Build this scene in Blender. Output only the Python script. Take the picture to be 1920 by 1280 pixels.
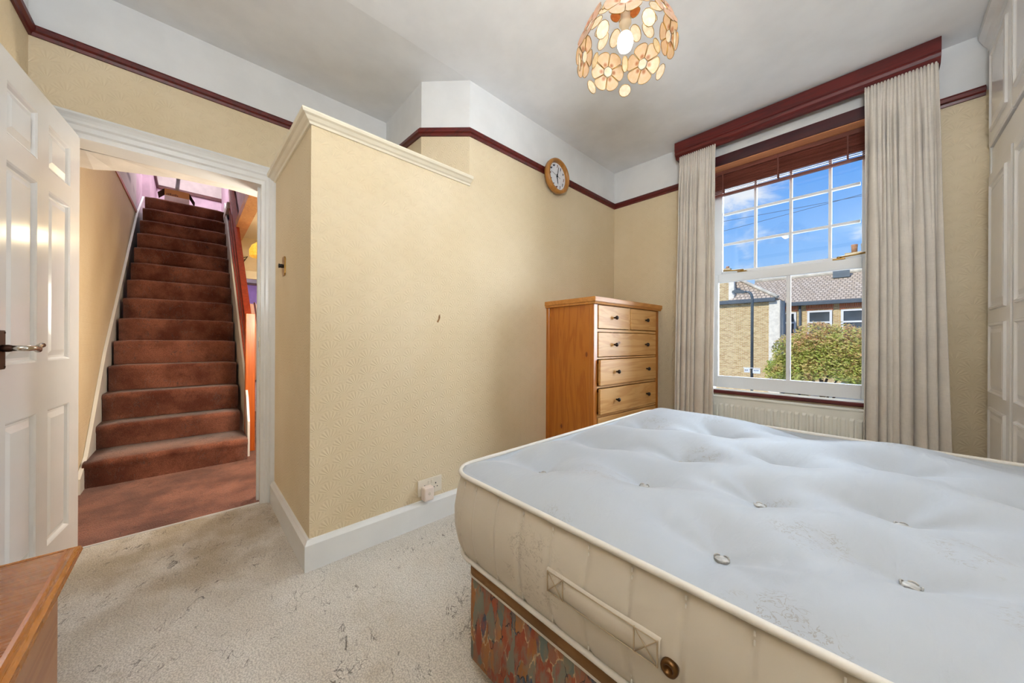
import bpy, bmesh, math, random
from mathutils import Vector, Matrix
random.seed(7)
for o in list(bpy.data.objects): bpy.data.objects.remove(o, do_unlink=True)
SC = bpy.context.scene
COL = SC.collection
PI = math.pi

# ------------------------------------------------------------ camera
YAW, ROLL, FPX = math.radians(46.7735), math.radians(0.3005), 643.26
cd = bpy.data.cameras.new('camera'); cam = bpy.data.objects.new('camera', cd); COL.objects.link(cam)
fw = Vector((-math.sin(YAW), math.cos(YAW), 0)); rt0 = Vector((math.cos(YAW), math.sin(YAW), 0)); up0 = rt0.cross(fw)
rt = math.cos(ROLL)*rt0 + math.sin(ROLL)*up0; up = -math.sin(ROLL)*rt0 + math.cos(ROLL)*up0
cam.matrix_world = Matrix(((rt.x, up.x, -fw.x, 0), (rt.y, up.y, -fw.y, 0), (rt.z, up.z, -fw.z, 1.0), (0, 0, 0, 1)))
cd.sensor_fit = 'HORIZONTAL'; cd.sensor_width = 36.0; cd.lens = 36.0*FPX/1920.0
cd.clip_start = 0.02; cd.clip_end = 300
SC.camera = cam

# ------------------------------------------------------------ exposure, sky, sun, area lights
SC.view_settings.view_transform = 'Standard'
SC.view_settings.look = 'None'
SC.view_settings.gamma = 1.0
SC.view_settings.exposure = 0.84
SC.view_settings.use_curve_mapping = False

def lin(h):
    h = h.lstrip('#'); r = []
    for i in (0, 2, 4):
        c = int(h[i:i+2], 16)/255
        r.append(c/12.92 if c <= .04045 else ((c+.055)/1.055)**2.4)
    return (r[0], r[1], r[2], 1)

class NT:
    """tiny node-tree writer"""
    def __init__(s, nt): s.nt = nt; s.L = nt.links.new
    def n(s, t, ins=None, **kw):
        nd = s.nt.nodes.new(t)
        for k, v in kw.items(): setattr(nd, k, v)
        for k, v in (ins or {}).items(): s.put(nd.inputs[k], v)
        return nd
    def put(s, sock, v):
        if isinstance(v, bpy.types.Node): v = v.outputs[0]
        if isinstance(v, bpy.types.NodeSocket): s.L(v, sock)
        else: sock.default_value = v
    def m(s, op, a, b=0.0, c=None, clamp=False):
        nd = s.nt.nodes.new('ShaderNodeMath'); nd.operation = op; nd.use_clamp = clamp
        s.put(nd.inputs[0], a); s.put(nd.inputs[1], b)
        if c is not None: s.put(nd.inputs[2], c)
        return nd.outputs[0]
    def mix(s, f, a, b, blend='MIX'):
        nd = s.nt.nodes.new('ShaderNodeMix'); nd.data_type = 'RGBA'; nd.blend_type = blend; nd.clamp_factor = True
        s.put(nd.inputs[0], f); s.put(nd.inputs[6], a); s.put(nd.inputs[7], b)
        return nd.outputs[2]
    def ramp(s, f, stops, interp='LINEAR'):
        nd = s.nt.nodes.new('ShaderNodeValToRGB'); nd.color_ramp.interpolation = interp
        e = nd.color_ramp.elements
        while len(e) < len(stops): e.new(0.5)
        for i, (p, c) in enumerate(stops):
            e[i].position = p; e[i].color = c if isinstance(c, tuple) else (c, c, c, 1)
        s.put(nd.inputs[0], f); return nd.outputs[0]
    def noise(s, vec, scale, detail=3.0, rough=.55, dist=0.0):
        return s.n('ShaderNodeTexNoise', {'Vector': vec, 'Scale': scale, 'Detail': detail, 'Roughness': rough, 'Distortion': dist}).outputs[0]
    def vor(s, vec, scale, out='Distance', feature='F1', rnd=1.0):
        return s.n('ShaderNodeTexVoronoi', {'Vector': vec, 'Scale': scale, 'Randomness': rnd}, feature=feature).outputs[out]
    def mapv(s, vec, scale=(1, 1, 1), rot=(0, 0, 0), loc=(0, 0, 0)):
        return s.n('ShaderNodeMapping', {'Vector': vec, 'Scale': scale, 'Rotation': rot, 'Location': loc}).outputs[0]
    def pos(s): return s.n('ShaderNodeNewGeometry').outputs['Position']
    def obj(s): return s.n('ShaderNodeTexCoord').outputs['Object']
    def xyz(s, v):
        nd = s.n('ShaderNodeSeparateXYZ', {0: v}); return nd.outputs[0], nd.outputs[1], nd.outputs[2]
    def vec(s, x, y, z): return s.n('ShaderNodeCombineXYZ', {0: x, 1: y, 2: z}).outputs[0]
    def bump(s, h, strength=.3, dist=.01): return s.n('ShaderNodeBump', {'Height': h, 'Strength': strength, 'Distance': dist}).outputs[0]
    def ss(s, v, a, b):
        return s.n('ShaderNodeMapRange', {'Value': v, 'From Min': a, 'From Max': b, 'To Min': 0.0, 'To Max': 1.0}, interpolation_type='SMOOTHSTEP').outputs[0]

world = bpy.data.worlds.new('sky'); SC.world = world; world.use_nodes = True
w = NT(world.node_tree); world.node_tree.nodes.clear()
dirv = w.n('ShaderNodeTexCoord').outputs['Generated']
dx_, dy_, dz_ = w.xyz(dirv)
grad = w.ramp(w.m('MULTIPLY_ADD', dz_, .5, .5), [(.0, lin('#9a9a92')), (.495, lin('#c9dcf0')), (.55, lin('#b4d6fa')), (.60, lin('#8cbffb')), (.68, lin('#68a8f6')), (1.0, lin('#3f7fd8'))])
cl = w.noise(w.mapv(dirv, (1, 1, 1.9), loc=(3.1, .4, 1.7)), 5.5, 7.0, .62, .4)
dd_ = w.n('ShaderNodeVectorMath', {0: dirv, 1: (-.205, .92, .334)}, operation='DISTANCE').outputs['Value']
near_ = w.m('MULTIPLY', w.m('SUBTRACT', 1.0, w.ss(dd_, .0, .17)), .24)
cmask = w.ss(w.m('ADD', cl, near_), .56, .78)
skyc = w.mix(w.m('MULTIPLY', cmask, .92), grad, lin('#f4f7fb'))
bg = w.n('ShaderNodeBackground', {'Color': skyc, 'Strength': .60})
w.L(bg.outputs[0], w.n('ShaderNodeOutputWorld').inputs[0])

def light(name, kind, loc, energy, color=(1, 1, 1), aim=None, **kw):
    l = bpy.data.lights.new(name, kind); l.energy = energy; l.color = color[:3]
    for k, v in kw.items(): setattr(l, k, v)
    o = bpy.data.objects.new(name, l); COL.objects.link(o); o.location = loc
    if aim is not None: o.rotation_euler = (Vector(aim)-Vector(loc)).to_track_quat('-Z', 'Y').to_euler()
    return o
light('sun', 'SUN', (0, -10, 20), 2.25, (1, .95, .86), aim=(4.0, 2.5, 9.0), angle=.009)
# added area lamps outside, right of and above the window, boosting the daylight
light('window_fill_side', 'AREA', (1.12, 4.22, 1.70), 205, (.84, .92, 1.0), aim=(-.75, 2.0, 1.15), shape='RECTANGLE', size=2.0, size_y=2.1)
light('window_fill_above', 'AREA', (-.45, 5.2, 4.05), 400, (.74, .87, 1.0), aim=(-.4, 2.2, .9), shape='RECTANGLE', size=2.6, size_y=1.8)
# added fill lamps behind the camera, the second aimed up at the ceiling
light('room_fill', 'AREA', (.35, -.15, 2.35), 2, (.95, .97, 1.0), aim=(-1.1, 1.6, .8), shape='RECTANGLE', size=1.1, size_y=.9)
light('ceiling_fill', 'AREA', (.35, -.25, 1.60), 30, (.85, .92, 1.0), aim=(.15, .15, 2.6), shape='RECTANGLE', size=.5, size_y=.5)
# added unseen lights for stairs, landing and far room; passage lamp is real
light('stairwell_fill', 'AREA', (-7.3, .0, 4.75), 26, (.97, .97, 1.0), aim=(-7.6, 0, 2.9), shape='RECTANGLE', size=1.0, size_y=.7)
light('passage_lamp_light', 'POINT', (-5.1, .85, 1.95), 4, (1, .80, .48), shadow_soft_size=.06)
light('far_room_fill', 'AREA', (-8.6, 1.6, 2.45), 30, (.95, .96, 1.0), aim=(-9.2, 1.0, 0), shape='RECTANGLE', size=1.6, size_y=1.2)
light('landing_fill', 'POINT', (-2.98, .66, 1.20), 25, (1, .93, .82), shadow_soft_size=.15)

# ------------------------------------------------------------ materials
MATS = {}
def newmat(name):
    m = bpy.data.materials.new(name); m.use_nodes = True
    nt = m.node_tree; nt.nodes.clear()
    t = NT(nt); b = t.n('ShaderNodeBsdfPrincipled'); o = t.n('ShaderNodeOutputMaterial'); t.L(b.outputs[0], o.inputs[0])
    MATS[name] = m
    return m, t, b, o
def plain(name, col, rough=.5, metal=0.0, var=.06, vscale=6.0, bump=0.0, bscale=60.0, spec=.5, coat=0.0):
    m, t, b, o = newmat(name)
    c = lin(col); v = t.obj()
    nz = t.noise(v, vscale, 4.0)
    dark = tuple(x*(1-var*2) for x in c[:3])+(1,); lt = tuple(min(1, x*(1+var)) for x in c[:3])+(1,)
    t.put(b.inputs['Base Color'], t.mix(t.ss(nz, .3, .7), dark, lt))
    b.inputs['Roughness'].default_value = rough; b.inputs['Metallic'].default_value = metal
    b.inputs['Specular IOR Level'].default_value = spec; b.inputs['Coat Weight'].default_value = coat
    if bump: t.put(b.inputs['Normal'], t.bump(t.noise(v, bscale, 4.0), bump, .004))
    return m

def wallpaper():
    m, t, b, o = newmat('fan_wallpaper')
    p = t.pos(); x, y, z = t.xyz(p)
    W, H = .112, .080
    u = t.m('DIVIDE', t.m('ADD', x, y), W); v = t.m('DIVIDE', z, H)
    tot = None
    for s in (0.0, 0.5):
        fu = t.m('MULTIPLY', t.m('SUBTRACT', t.m('FRACT', t.m('ADD', u, s+100)), .5), W)
        fv = t.m('MULTIPLY', t.m('SUBTRACT', t.m('FRACT', t.m('ADD', v, s)), .35), H)
        r = t.m('SQRT', t.m('ADD', t.m('MULTIPLY', fu, fu), t.m('MULTIPLY', fv, fv)))
        a = t.m('ARCTAN2', fu, fv)
        ray = t.m('COSINE', t.m('MULTIPLY', a, 17.0))
        msk = t.m('MULTIPLY', t.m('MULTIPLY', t.ss(r, .008, .018), t.m('SUBTRACT', 1.0, t.ss(r, .046, .052))), t.m('SUBTRACT', 1.0, t.ss(t.m('ABSOLUTE', a), 1.25, 1.5)))
        h = t.m('MULTIPLY', ray, msk)
        tot = h if tot is None else t.m('ADD', tot, h)
    blot = t.noise(p, 1.6, 4.0)
    base = t.mix(t.ss(blot, .3, .7), lin('#dac7a4'), lin('#e1d0b1'))
    base = t.mix(t.m('MULTIPLY', t.ss(t.noise(p, 7, 5, .7), .66, .8), .25), base, lin('#cbb08a'))
    t.put(b.inputs['Base Color'], base)
    b.inputs['Roughness'].default_value = .62; b.inputs['Specular IOR Level'].default_value = .3
    h2 = t.m('ADD', t.m('MULTIPLY', tot, .5), t.m('MULTIPLY', t.noise(p, 120, 3), .35))
    t.put(b.inputs['Normal'], t.bump(h2, .40, .0028))
    return m
def carpet(name, c1, c2, stain, crease, dirt_and_shade=False, pscale=1.0):
    m, t, b, o = newmat(name)
    p = t.pos()
    n1 = t.noise(p, 2.2*pscale, 5.0, .6); n2 = t.noise(p, 190, 2.0)
    n3 = t.noise(p, 60, 3.0, .7)
    base = t.mix(t.ss(n1, .35, .68), lin(c1), lin(c2))
    # stains
    st = t.ss(t.noise(t.mapv(p, (1, 1, 1), loc=(4.2, 1.3, 0)), 3.1*pscale, 6.0, .68), .56, .74)
    base = t.mix(t.m('MULTIPLY', st, .7), base, lin(stain))
    if dirt_and_shade:  # zone by the door: dirt, with the boxing's shade painted into the colour
        d = t.n('ShaderNodeVectorMath', {0: p, 1: (-2.35, .0, 0)}, operation='DISTANCE').outputs['Value']
        dm = t.m('MULTIPLY', t.m('SUBTRACT', 1.0, t.ss(d, .15, 1.0)), t.ss(t.noise(p, 3.7, 5, .6), .3, .62))
        base = t.mix(t.m('MULTIPLY', dm, .72), base, lin('#a08a62'))
    # sculpted sprig lines: thin broken strokes in patches
    q = t.mapv(p, (1, 1, 1), rot=(0, 0, .5))
    nz = t.noise(t.mapv(q, (1, 2.6, 1)), 7.5*pscale, 4.0, .5, 1.2)
    line = t.m('SUBTRACT', 1.0, t.ss(t.m('ABSOLUTE', t.m('SUBTRACT', nz, .52)), .002, .012))
    patch = t.m('MULTIPLY', t.ss(t.noise(p, 4.3*pscale, 2.0), .47, .56), t.ss(t.noise(p, 15*pscale, 2.0), .46, .53))
    cr = t.m('MULTIPLY', line, patch)
    base = t.mix(t.m('MULTIPLY', cr, .75), base, lin(crease))
    base = t.mix(t.m('MULTIPLY', t.ss(n2, .40, .60), .34), base, lin(crease))
    base = t.mix(t.m('MULTIPLY', t.ss(n3, .56, .72), .30), base, lin(crease))
    t.put(b.inputs['Base Color'], base)
    b.inputs['Roughness'].default_value = .95; b.inputs['Specular IOR Level'].default_value = .1
    b.inputs['Sheen Weight'].default_value = .25
    hh = t.m('SUBTRACT', t.m('ADD', t.m('MULTIPLY', n2, .7), t.m('MULTIPLY', n3, .8)), t.m('MULTIPLY', cr, 1.2))
    t.put(b.inputs['Normal'], t.bump(hh, .85, .006))
    return m
def wood(name, c1, c2, knot, axis='x', scale=1.0, rough=.35, knots=True, coat=.25, wscale=9.0, contrast=1.0):
    m, t, b, o = newmat(name)
    v = t.obj()
    rnd = t.n('ShaderNodeObjectInfo').outputs['Random']
    v = t.n('ShaderNodeVectorMath', {0: v, 1: t.vec(t.m('MULTIPLY', rnd, 7.0), t.m('MULTIPLY', rnd, 3.0), t.m('MULTIPLY', rnd, 5.0))}, operation='ADD').outputs[0]
    s = {'x': (.09, 1, 1), 'y': (1, .09, 1), 'z': (1, 1, .09)}[axis]
    q = t.mapv(v, tuple(a*scale for a in s))
    g = t.noise(q, wscale, 3.0, .55, 1.5)
    bands = t.m('FRACT', t.m('MULTIPLY', g, 5.0))
    bands = t.m('ABSOLUTE', t.m('SUBTRACT', bands, .5))
    fine = t.noise(q, 130, 3.0, .6)
    f = t.m('ADD', t.m('MULTIPLY', t.ss(bands, .03, .40), .65*contrast), t.m('MULTIPLY', fine, .35))
    col = t.mix(f, lin(c1), lin(c2))
    if knots:
        ks = {'x': (.55, 1, 1), 'y': (1, .55, 1), 'z': (1, 1, .55)}[axis]
        kd = t.vor(t.mapv(v, ks), 8.0*scale)
        km = t.m('SUBTRACT', 1.0, t.ss(kd, .045, .105))
        kc = t.m('SUBTRACT', 1.0, t.ss(kd, .12, .30))
        col = t.mix(t.m('MULTIPLY', kc, .35), col, lin(c1))
        col = t.mix(t.m('MULTIPLY', km, .85), col, lin(knot))
    t.put(b.inputs['Base Color'], col)
    t.put(b.inputs['Roughness'], t.m('ADD', rough-.05, t.m('MULTIPLY', fine, .15)))
    b.inputs['Coat Weight'].default_value = coat; b.inputs['Coat Roughness'].default_value = .18
    t.put(b.inputs['Normal'], t.bump(fine, .08, .002))
    return m

wallpaper()
plain('ceiling_paint', '#ececec', .8, bump=.12, bscale=40, var=.02)
plain('white_wall_paint', '#e2e2e1', .75, bump=.15, bscale=45, var=.02)
plain('white_gloss', '#e6e6e4', .22, var=.015, spec=.5)
plain('door_gloss', '#ececec', .16, var=.012, spec=.5)
plain('wardrobe_gloss', '#ebe8e5', .2, var=.015)
plain('cream_gloss', '#e6dcc6', .3, var=.02)
plain('upvc', '#e4e5e6', .3, var=.01)
plain('radiator_enamel', '#e6e5dc', .35, var=.02)
carpet('cream_carpet', '#ddd5c9', '#ece6dd', '#b5a68c', '#665b4e', dirt_and_shade=True)
carpet('brown_carpet', '#643628', '#9c6450', '#4a2417', '#2c130b', pscale=1.4)
wood('mahogany', '#460d0b', '#65150f', '#30080a', 'x', rough=.42, knots=False, coat=.08)
wood('mahogany_y', '#460d0b', '#65150f', '#30080a', 'y', rough=.42, knots=False, coat=.08)
wood('dark_mahogany', '#34131a', '#4a1c20', '#20080a', 'x', rough=.35, knots=False)
wood('bare_soffit_wood', '#d08a5e', '#e09a6c', '#a0603c', 'x', rough=.5, knots=False, coat=0)
wood('pine_z', '#a85c18', '#bf7526', '#6a2c0c', 'z', rough=.35)
wood('pine_y', '#c88e4a', '#dcab6c', '#7a4416', 'y', rough=.45, coat=.05)
wood('pine_top', '#b4742e', '#c98a44', '#7a4416', 'y', rough=.4, coat=.1)
wood('pine_x', '#b0661c', '#cc8434', '#6a2c0c', 'x', rough=.32)
wood('orange_pine', '#a84a10', '#c2601c', '#6a2608', 'z', rough=.35)
wood('red_banister', '#8c2a10', '#a83a18', '#5a1808', 'x', rough=.35, knots=False)
wood('blind_wood', '#643428', '#7c463a', '#4a2018', 'x', rough=.4, knots=False, coat=.1)
wood('pale_pine', '#c98a58', '#dba06c', '#9a6238', 'z', rough=.5)
wood('night_top', '#8e4a16', '#a66222', '#6a300e', 'y', rough=.25, knots=True, coat=.5, wscale=2.2, contrast=.6)
wood('night_edge', '#a9641f', '#b9742c', '#7a3a10', 'x', rough=.25, knots=False, coat=.5, wscale=3, contrast=.5)
wood('night_body', '#a8683a', '#bd8150', '#9a6238', 'x', rough=.4, knots=False, wscale=7)
wood('clock_wood', '#9a6426', '#b67c36', '#6a3c10', 'y', rough=.35, knots=False)
plain('brass', '#b08a4a', .3, metal=1.0, var=.1)
plain('old_bronze', '#4a3228', .35, metal=.9, var=.2, vscale=40)
plain('chrome', '#c9c4bc', .22, metal=1.0, var=.06, vscale=30)
plain('black_plastic', '#141312', .3)
plain('bronze_button', '#6a4a28', .3, metal=.8, var=.2)
plain('dark_knob', '#2e2420', .3, metal=.5)
plain('socket_plastic', '#e6dccb', .35, var=.01)
plain('plug_plastic', '#ecdccf', .4, var=.01)
plain('clock_face', '#dfe0e4', .4, var=.01)
plain('clock_inner', '#3a2a1c', .5)
plain('bird_ink', '#2e3440', .6); plain('bird_ink_brown', '#6a4438', .6)
plain('hand_black', '#1c1c20', .4)
plain('piping', '#ddd8d0', .5, var=.03)
plain('silver_tuft', '#b9b6b2', .45, var=.15, vscale=80)
plain('blind_tape', '#6e3c32', .7)
plain('stitch_tan', '#b09c80', .7)
plain('divan_border', '#8a643c', .8, var=.15, bump=.3, bscale=120)
plain('lilac_wall', '#b592cc', .7); plain('pink_wall', '#e0c8d6', .7)
plain('hall_white', '#dcd6cf', .7)
plain('cardboard', '#c08a50', .8); plain('cardboard_dark', '#4a3a34', .8); plain('box_print', '#6a4a40', .8); plain('box_white', '#e6e0da', .6)
plain('grey_hose', '#77787a', .5)
plain('iron', '#2a1c16', .5)
plain('laminate', '#a49a98', .3, var=.2, vscale=14)
plain('lining_white', '#e9e6e2', .8)

def smudge_mat():
    m, t, b, o = newmat('scuffed_white')
    p = t.pos(); x, y, z = t.xyz(p)
    g = t.m('MULTIPLY', t.m('SUBTRACT', 1.0, t.ss(t.m('ABSOLUTE', t.m('SUBTRACT', z, 2.95)), .0, .07)), t.ss(t.noise(p, 3.0, 4), .35, .6))
    t.put(b.inputs['Base Color'], t.mix(t.m('MULTIPLY', g, .7), lin('#dcd8d4'), lin('#4a4644')))
    b.inputs['Roughness'].default_value = .7
smudge_mat()

def fabric(name, c, rough=.9, weave=500, sheen=.2, trans=0.0):
    m, t, b, o = newmat(name)
    v = t.obj()
    n1 = t.noise(v, 8, 3); wv = t.m('ADD', t.noise(t.mapv(v, (1, 1, .08)), weave, 2), t.noise(t.mapv(v, (.08, .08, 1)), weave, 2))
    c0 = lin(c); c1 = tuple(x*.9 for x in c0[:3])+(1,)
    col = t.mix(t.ss(n1, .3, .7), c1, c0)
    col = t.mix(t.m('MULTIPLY', t.ss(wv, .85, 1.2), .18), col, tuple(x*.6 for x in c0[:3])+(1,))
    t.put(b.inputs['Base Color'], col)
    b.inputs['Roughness'].default_value = rough; b.inputs['Specular IOR Level'].default_value = .15; b.inputs['Sheen Weight'].default_value = sheen
    t.put(b.inputs['Normal'], t.bump(wv, .15, .001))
    if trans:
        tr = t.n('ShaderNodeBsdfTranslucent', {'Color': col})
        mx = t.n('ShaderNodeMixShader', {0: trans, 1: b.outputs[0], 2: tr.outputs[0]})
        t.L(mx.outputs[0], o.inputs[0])
    return m
fabric('curtain_linen', '#e8dfd3', trans=.12)
def ticking(name, base, top=True):
    m, t, b, o = newmat(name)
    v = t.obj(); x, y, z = t.xyz(v)
    wob = t.noise(v, 30, 3)
    if top: q = t.vec(t.m('ADD', x, t.m('MULTIPLY', y, .15)), y, 0.0)
    else: q = t.vec(t.m('ADD', x, y), z, 0.0)
    cell = t.vor(q, 3.9 if top else 3.0, rnd=.5)
    patch = t.m('SUBTRACT', 1.0, t.ss(cell, .22, .36))
    nz = t.noise(t.mapv(q, (1, 1.3, 1)), 38, 3, .5, 2.2)
    ln = t.m('SUBTRACT', 1.0, t.ss(t.m('ABSOLUTE', t.m('SUBTRACT', nz, .5)), .006, .035))
    gap = t.ss(t.noise(q, 22, 2), .42, .55)
    f = t.m('MULTIPLY', t.m('MULTIPLY', patch, ln), t.m('MULTIPLY', gap, .55))
    c0 = lin(base)
    col = t.mix(t.ss(t.noise(v, 5, 3), .3, .7), tuple(k*.96 for k in c0[:3])+(1,), c0)
    col = t.mix(f, col, lin('#8d8072'))
    t.put(b.inputs['Base Color'], col)
    b.inputs['Roughness'].default_value = .6; b.inputs['Specular IOR Level'].default_value = .3; b.inputs['Sheen Weight'].default_value = .2
    st = {True: (6, 1.6, 1), False: (1, 1, 1)}[top]
    t.put(b.inputs['Normal'], t.bump(t.m('ADD', t.noise(t.mapv(v, st), 9, 3, .5, .8), t.m('MULTIPLY', t.noise(v, 300, 2), .05)), .16, .012))
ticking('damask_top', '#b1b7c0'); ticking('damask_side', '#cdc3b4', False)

def divan_fabric():
    m, t, b, o = newmat('divan_print')
    v = t.obj(); x, y, z = t.xyz(v)
    q = t.vec(t.m('MULTIPLY', t.m('ADD', x, t.m('MULTIPLY', y, .9)), 2.9), t.m('MULTIPLY', t.m('ADD', z, t.m('MULTIPLY', x, -.35)), 1.1), 0.0)
    wob = t.n('ShaderNodeTexNoise', {'Vector': q, 'Scale': 11.0, 'Detail': 4.0, 'Roughness': .6}).outputs['Color']
    q2 = t.n('ShaderNodeVectorMath', {0: q, 1: wob}, operation='ADD').outputs[0]
    q2 = t.n('ShaderNodeVectorMath', {0: t.mapv(wob, (.09, .09, .09)), 1: q}, operation='ADD').outputs[0]
    cc = t.vor(q2, 13.0, 'Color'); cx, cy, cz = t.xyz(cc)
    col = t.ramp(cx, [(0, lin('#a06a40')), (.15, lin('#97503e')), (.30, lin('#a8724a')), (.44, lin('#7e7e70')), (.60, lin('#966652')), (.72, lin('#6c7670')), (.84, lin('#a05640')), (.94, lin('#48586a'))], 'CONSTANT')
    soft = t.noise(q, 16, 5, .65)
    col = t.mix(t.m('MULTIPLY', t.ss(soft, .42, .62), .75), col, t.ramp(t.noise(q, 7, 3), [(.35, lin('#a8744a')), (.5, lin('#80796a')), (.65, lin('#9a5646'))]))
    ed = t.n('ShaderNodeTexVoronoi', {'Vector': q2, 'Scale': 13.0}, feature='DISTANCE_TO_EDGE').outputs['Distance']
    em = t.m('SUBTRACT', 1.0, t.ss(ed, .012, .045))
    gate = t.ss(t.noise(q, 9, 2), .48, .56)
    col = t.mix(t.m('MULTIPLY', em, t.m('MULTIPLY', gate, .8)), col, lin('#c9ac86'))
    gate2 = t.ss(t.noise(t.mapv(q, loc=(5, 2, 0)), 8, 2), .52, .58)
    col = t.mix(t.m('MULTIPLY', em, t.m('MULTIPLY', gate2, .9)), col, lin('#222c38'))
    t.put(b.inputs['Base Color'], col); b.inputs['Roughness'].default_value = .8; b.inputs['Specular IOR Level'].default_value = .2
    t.put(b.inputs['Normal'], t.bump(t.noise(v, 260, 2), .2, .001))
divan_fabric()

def shell_mat(name, c_edge, c_mid, spot, trans=.5, tcol=None):
    m, t, b, o = newmat(name)
    v = t.obj(); x, y, z = t.xyz(v)
    r = t.m('SQRT', t.m('ADD', t.m('MULTIPLY', x, x), t.m('MULTIPLY', y, y)))
    nz = t.noise(v, 45, 4, .6)
    col = t.mix(t.ss(nz, .35, .7), lin(c_edge), lin(c_mid))
    if spot:
        d = t.m('SQRT', t.m('ADD', t.m('MULTIPLY', x, x), t.m('POWER', t.m('SUBTRACT', y, .024), 2.0)))
        col = t.mix(t.m('MULTIPLY', t.m('SUBTRACT', 1.0, t.ss(d, .002, .010)), .8), col, lin(spot))
    t.put(b.inputs['Base Color'], col); b.inputs['Roughness'].default_value = .3
    tr = t.n('ShaderNodeBsdfTranslucent', {'Color': lin(tcol) if tcol else col})
    mx = t.n('ShaderNodeMixShader', {0: trans, 1: b.outputs[0], 2: tr.outputs[0]})
    t.L(mx.outputs[0], o.inputs[0])
shell_mat('capiz_cream', '#dfcaa8', '#ecdcc2', '#9a5424', .42, '#a84e1c'); shell_mat('capiz_pearl', '#e3d6bc', '#efe8d6', None); shell_mat('capiz_cream_plain', '#d8c49c', '#e6d4b0', None)
shell_mat('capiz_orange', '#b0602c', '#c87c44', '#8a4420', .35); shell_mat('tiffany_yellow', '#d9b040', '#ecc868', None, .6)

def emit(name, col, strength):
    m, t, b, o = newmat(name)
    e = t.n('ShaderNodeEmission', {'Color': lin(col), 'Strength': strength}); t.L(e.outputs[0], o.inputs[0])
emit('bulb_glow', '#fff6e6', 9.0)
def glass():
    m, t, b, o = newmat('window_glass')
    g = t.n('ShaderNodeBsdfGlossy', {'Color': (1, 1, 1, 1), 'Roughness': .02}); tr = t.n('ShaderNodeBsdfTransparent', {'Color': (.97, .98, .98, 1)})
    fr = t.n('ShaderNodeFresnel', {'IOR': 1.35})
    mx = t.n('ShaderNodeMixShader', {0: fr.outputs[0], 1: tr.outputs[0], 2: g.outputs[0]}); t.L(mx.outputs[0], o.inputs[0])
glass()
plain('far_glass', '#4a5560', .08, var=.2, vscale=1.0); plain('car_white', '#e8e8ea', .2, coat=.5); plain('tyre', '#1a1a1c', .8)
plain('asphalt', '#77756f', .9, bump=.3); plain('pavement', '#a9a49a', .9); plain('lead_grey', '#566672', .6); plain('gutter', '#4e5a66', .5)
plain('lamp_steel', '#5b666e', .4, metal=.4); plain('stone_white', '#e6e0d4', .8); plain('mortar_ridge', '#cfc8ba', .85, var=.12, vscale=3)
plain('terracotta', '#b5825e', .8, var=.15); plain('clay_grey', '#a59a8c', .8); plain('cable', '#3a4048', .6); plain('bark', '#5a4632', .9, var=.2)
plain('sign_white', '#dfe4ec', .5); plain('sign_ink', '#3a465e', .5)
def brick(name, c1, c2, mortar, bw=.225, bh=.075, horiz=True):
    m, t, b, o = newmat(name)
    p = t.pos(); x, y, z = t.xyz(p)
    q = t.vec(t.m('ADD', x, y), z, 0.0) if horiz else t.vec(z, t.m('ADD', x, y), 0.0)
    br = t.n('ShaderNodeTexBrick', {'Vector': q, 'Color1': lin(c1), 'Color2': lin(c2), 'Mortar': lin(mortar), 'Scale': 1.0, 'Mortar Size': .010, 'Bias': 0.0, 'Brick Width': bw, 'Row Height': bh})
    col = t.mix(t.m('MULTIPLY', t.ss(t.noise(p, 6, 4, .7), .45, .7), .35), br.outputs['Color'], lin('#8a7450'))
    t.put(b.inputs['Base Color'], col); b.inputs['Roughness'].default_value = .9
    t.put(b.inputs['Normal'], t.bump(t.m('SUBTRACT', 1.0, br.outputs['Fac']), .5, .01))
brick('stock_brick', '#d9bf8a', '#b8935c', '#d6cbb2'); brick('red_brick', '#c4623c', '#b04e2c', '#c9a284', bw=.075, bh=.24)
def tiles():
    m, t, b, o = newmat('roof_tiles')
    p = t.pos(); x, y, z = t.xyz(p)
    q = t.vec(x, t.m('MULTIPLY', y, 1.0), 0.0)
    br = t.n('ShaderNodeTexBrick', {'Vector': q, 'Color1': lin('#cfbfae'), 'Color2': lin('#b8a590'), 'Mortar': lin('#7a6f66'), 'Scale': 1.0, 'Mortar Size': .03, 'Mortar Smooth': .4, 'Brick Width': .21, 'Row Height': .20}, offset=.5)
    t.put(b.inputs['Base Color'], t.mix(t.m('MULTIPLY', t.noise(p, 3, 4), .3), br.outputs['Color'], lin('#c9b29a'))); b.inputs['Roughness'].default_value = .85
    t.put(b.inputs['Normal'], t.bump(t.m('SUBTRACT', 1.0, br.outputs['Fac']), .7, .03))
tiles()
def leafmat():
    m, t, b, o = newmat('photinia_leaf')
    p = t.pos(); x, y, z = t.xyz(p)
    nz = t.noise(p, 2.2, 4, .7); n2 = t.noise(p, 11, 2)
    f = t.m('ADD', t.m('MULTIPLY', nz, .8), t.m('MULTIPLY', n2, .35))
    hi = t.ss(z, .2, 2.0)
    col = t.ramp(t.m('ADD', f, t.m('MULTIPLY', hi, .10)), [(.38, lin('#7d983c')), (.50, lin('#b0c058')), (.60, lin('#d6d27a')), (.70, lin('#dcb080')), (.82, lin('#cf8e6c'))])
    t.put(b.inputs['Base Color'], col); b.inputs['Roughness'].default_value = .5
    tr = t.n('ShaderNodeBsdfTranslucent', {'Color': col}); mx = t.n('ShaderNodeMixShader', {0: .3, 1: b.outputs[0], 2: tr.outputs[0]}); t.L(mx.outputs[0], o.inputs[0])
leafmat()
def M(n): return MATS[n]

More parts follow.
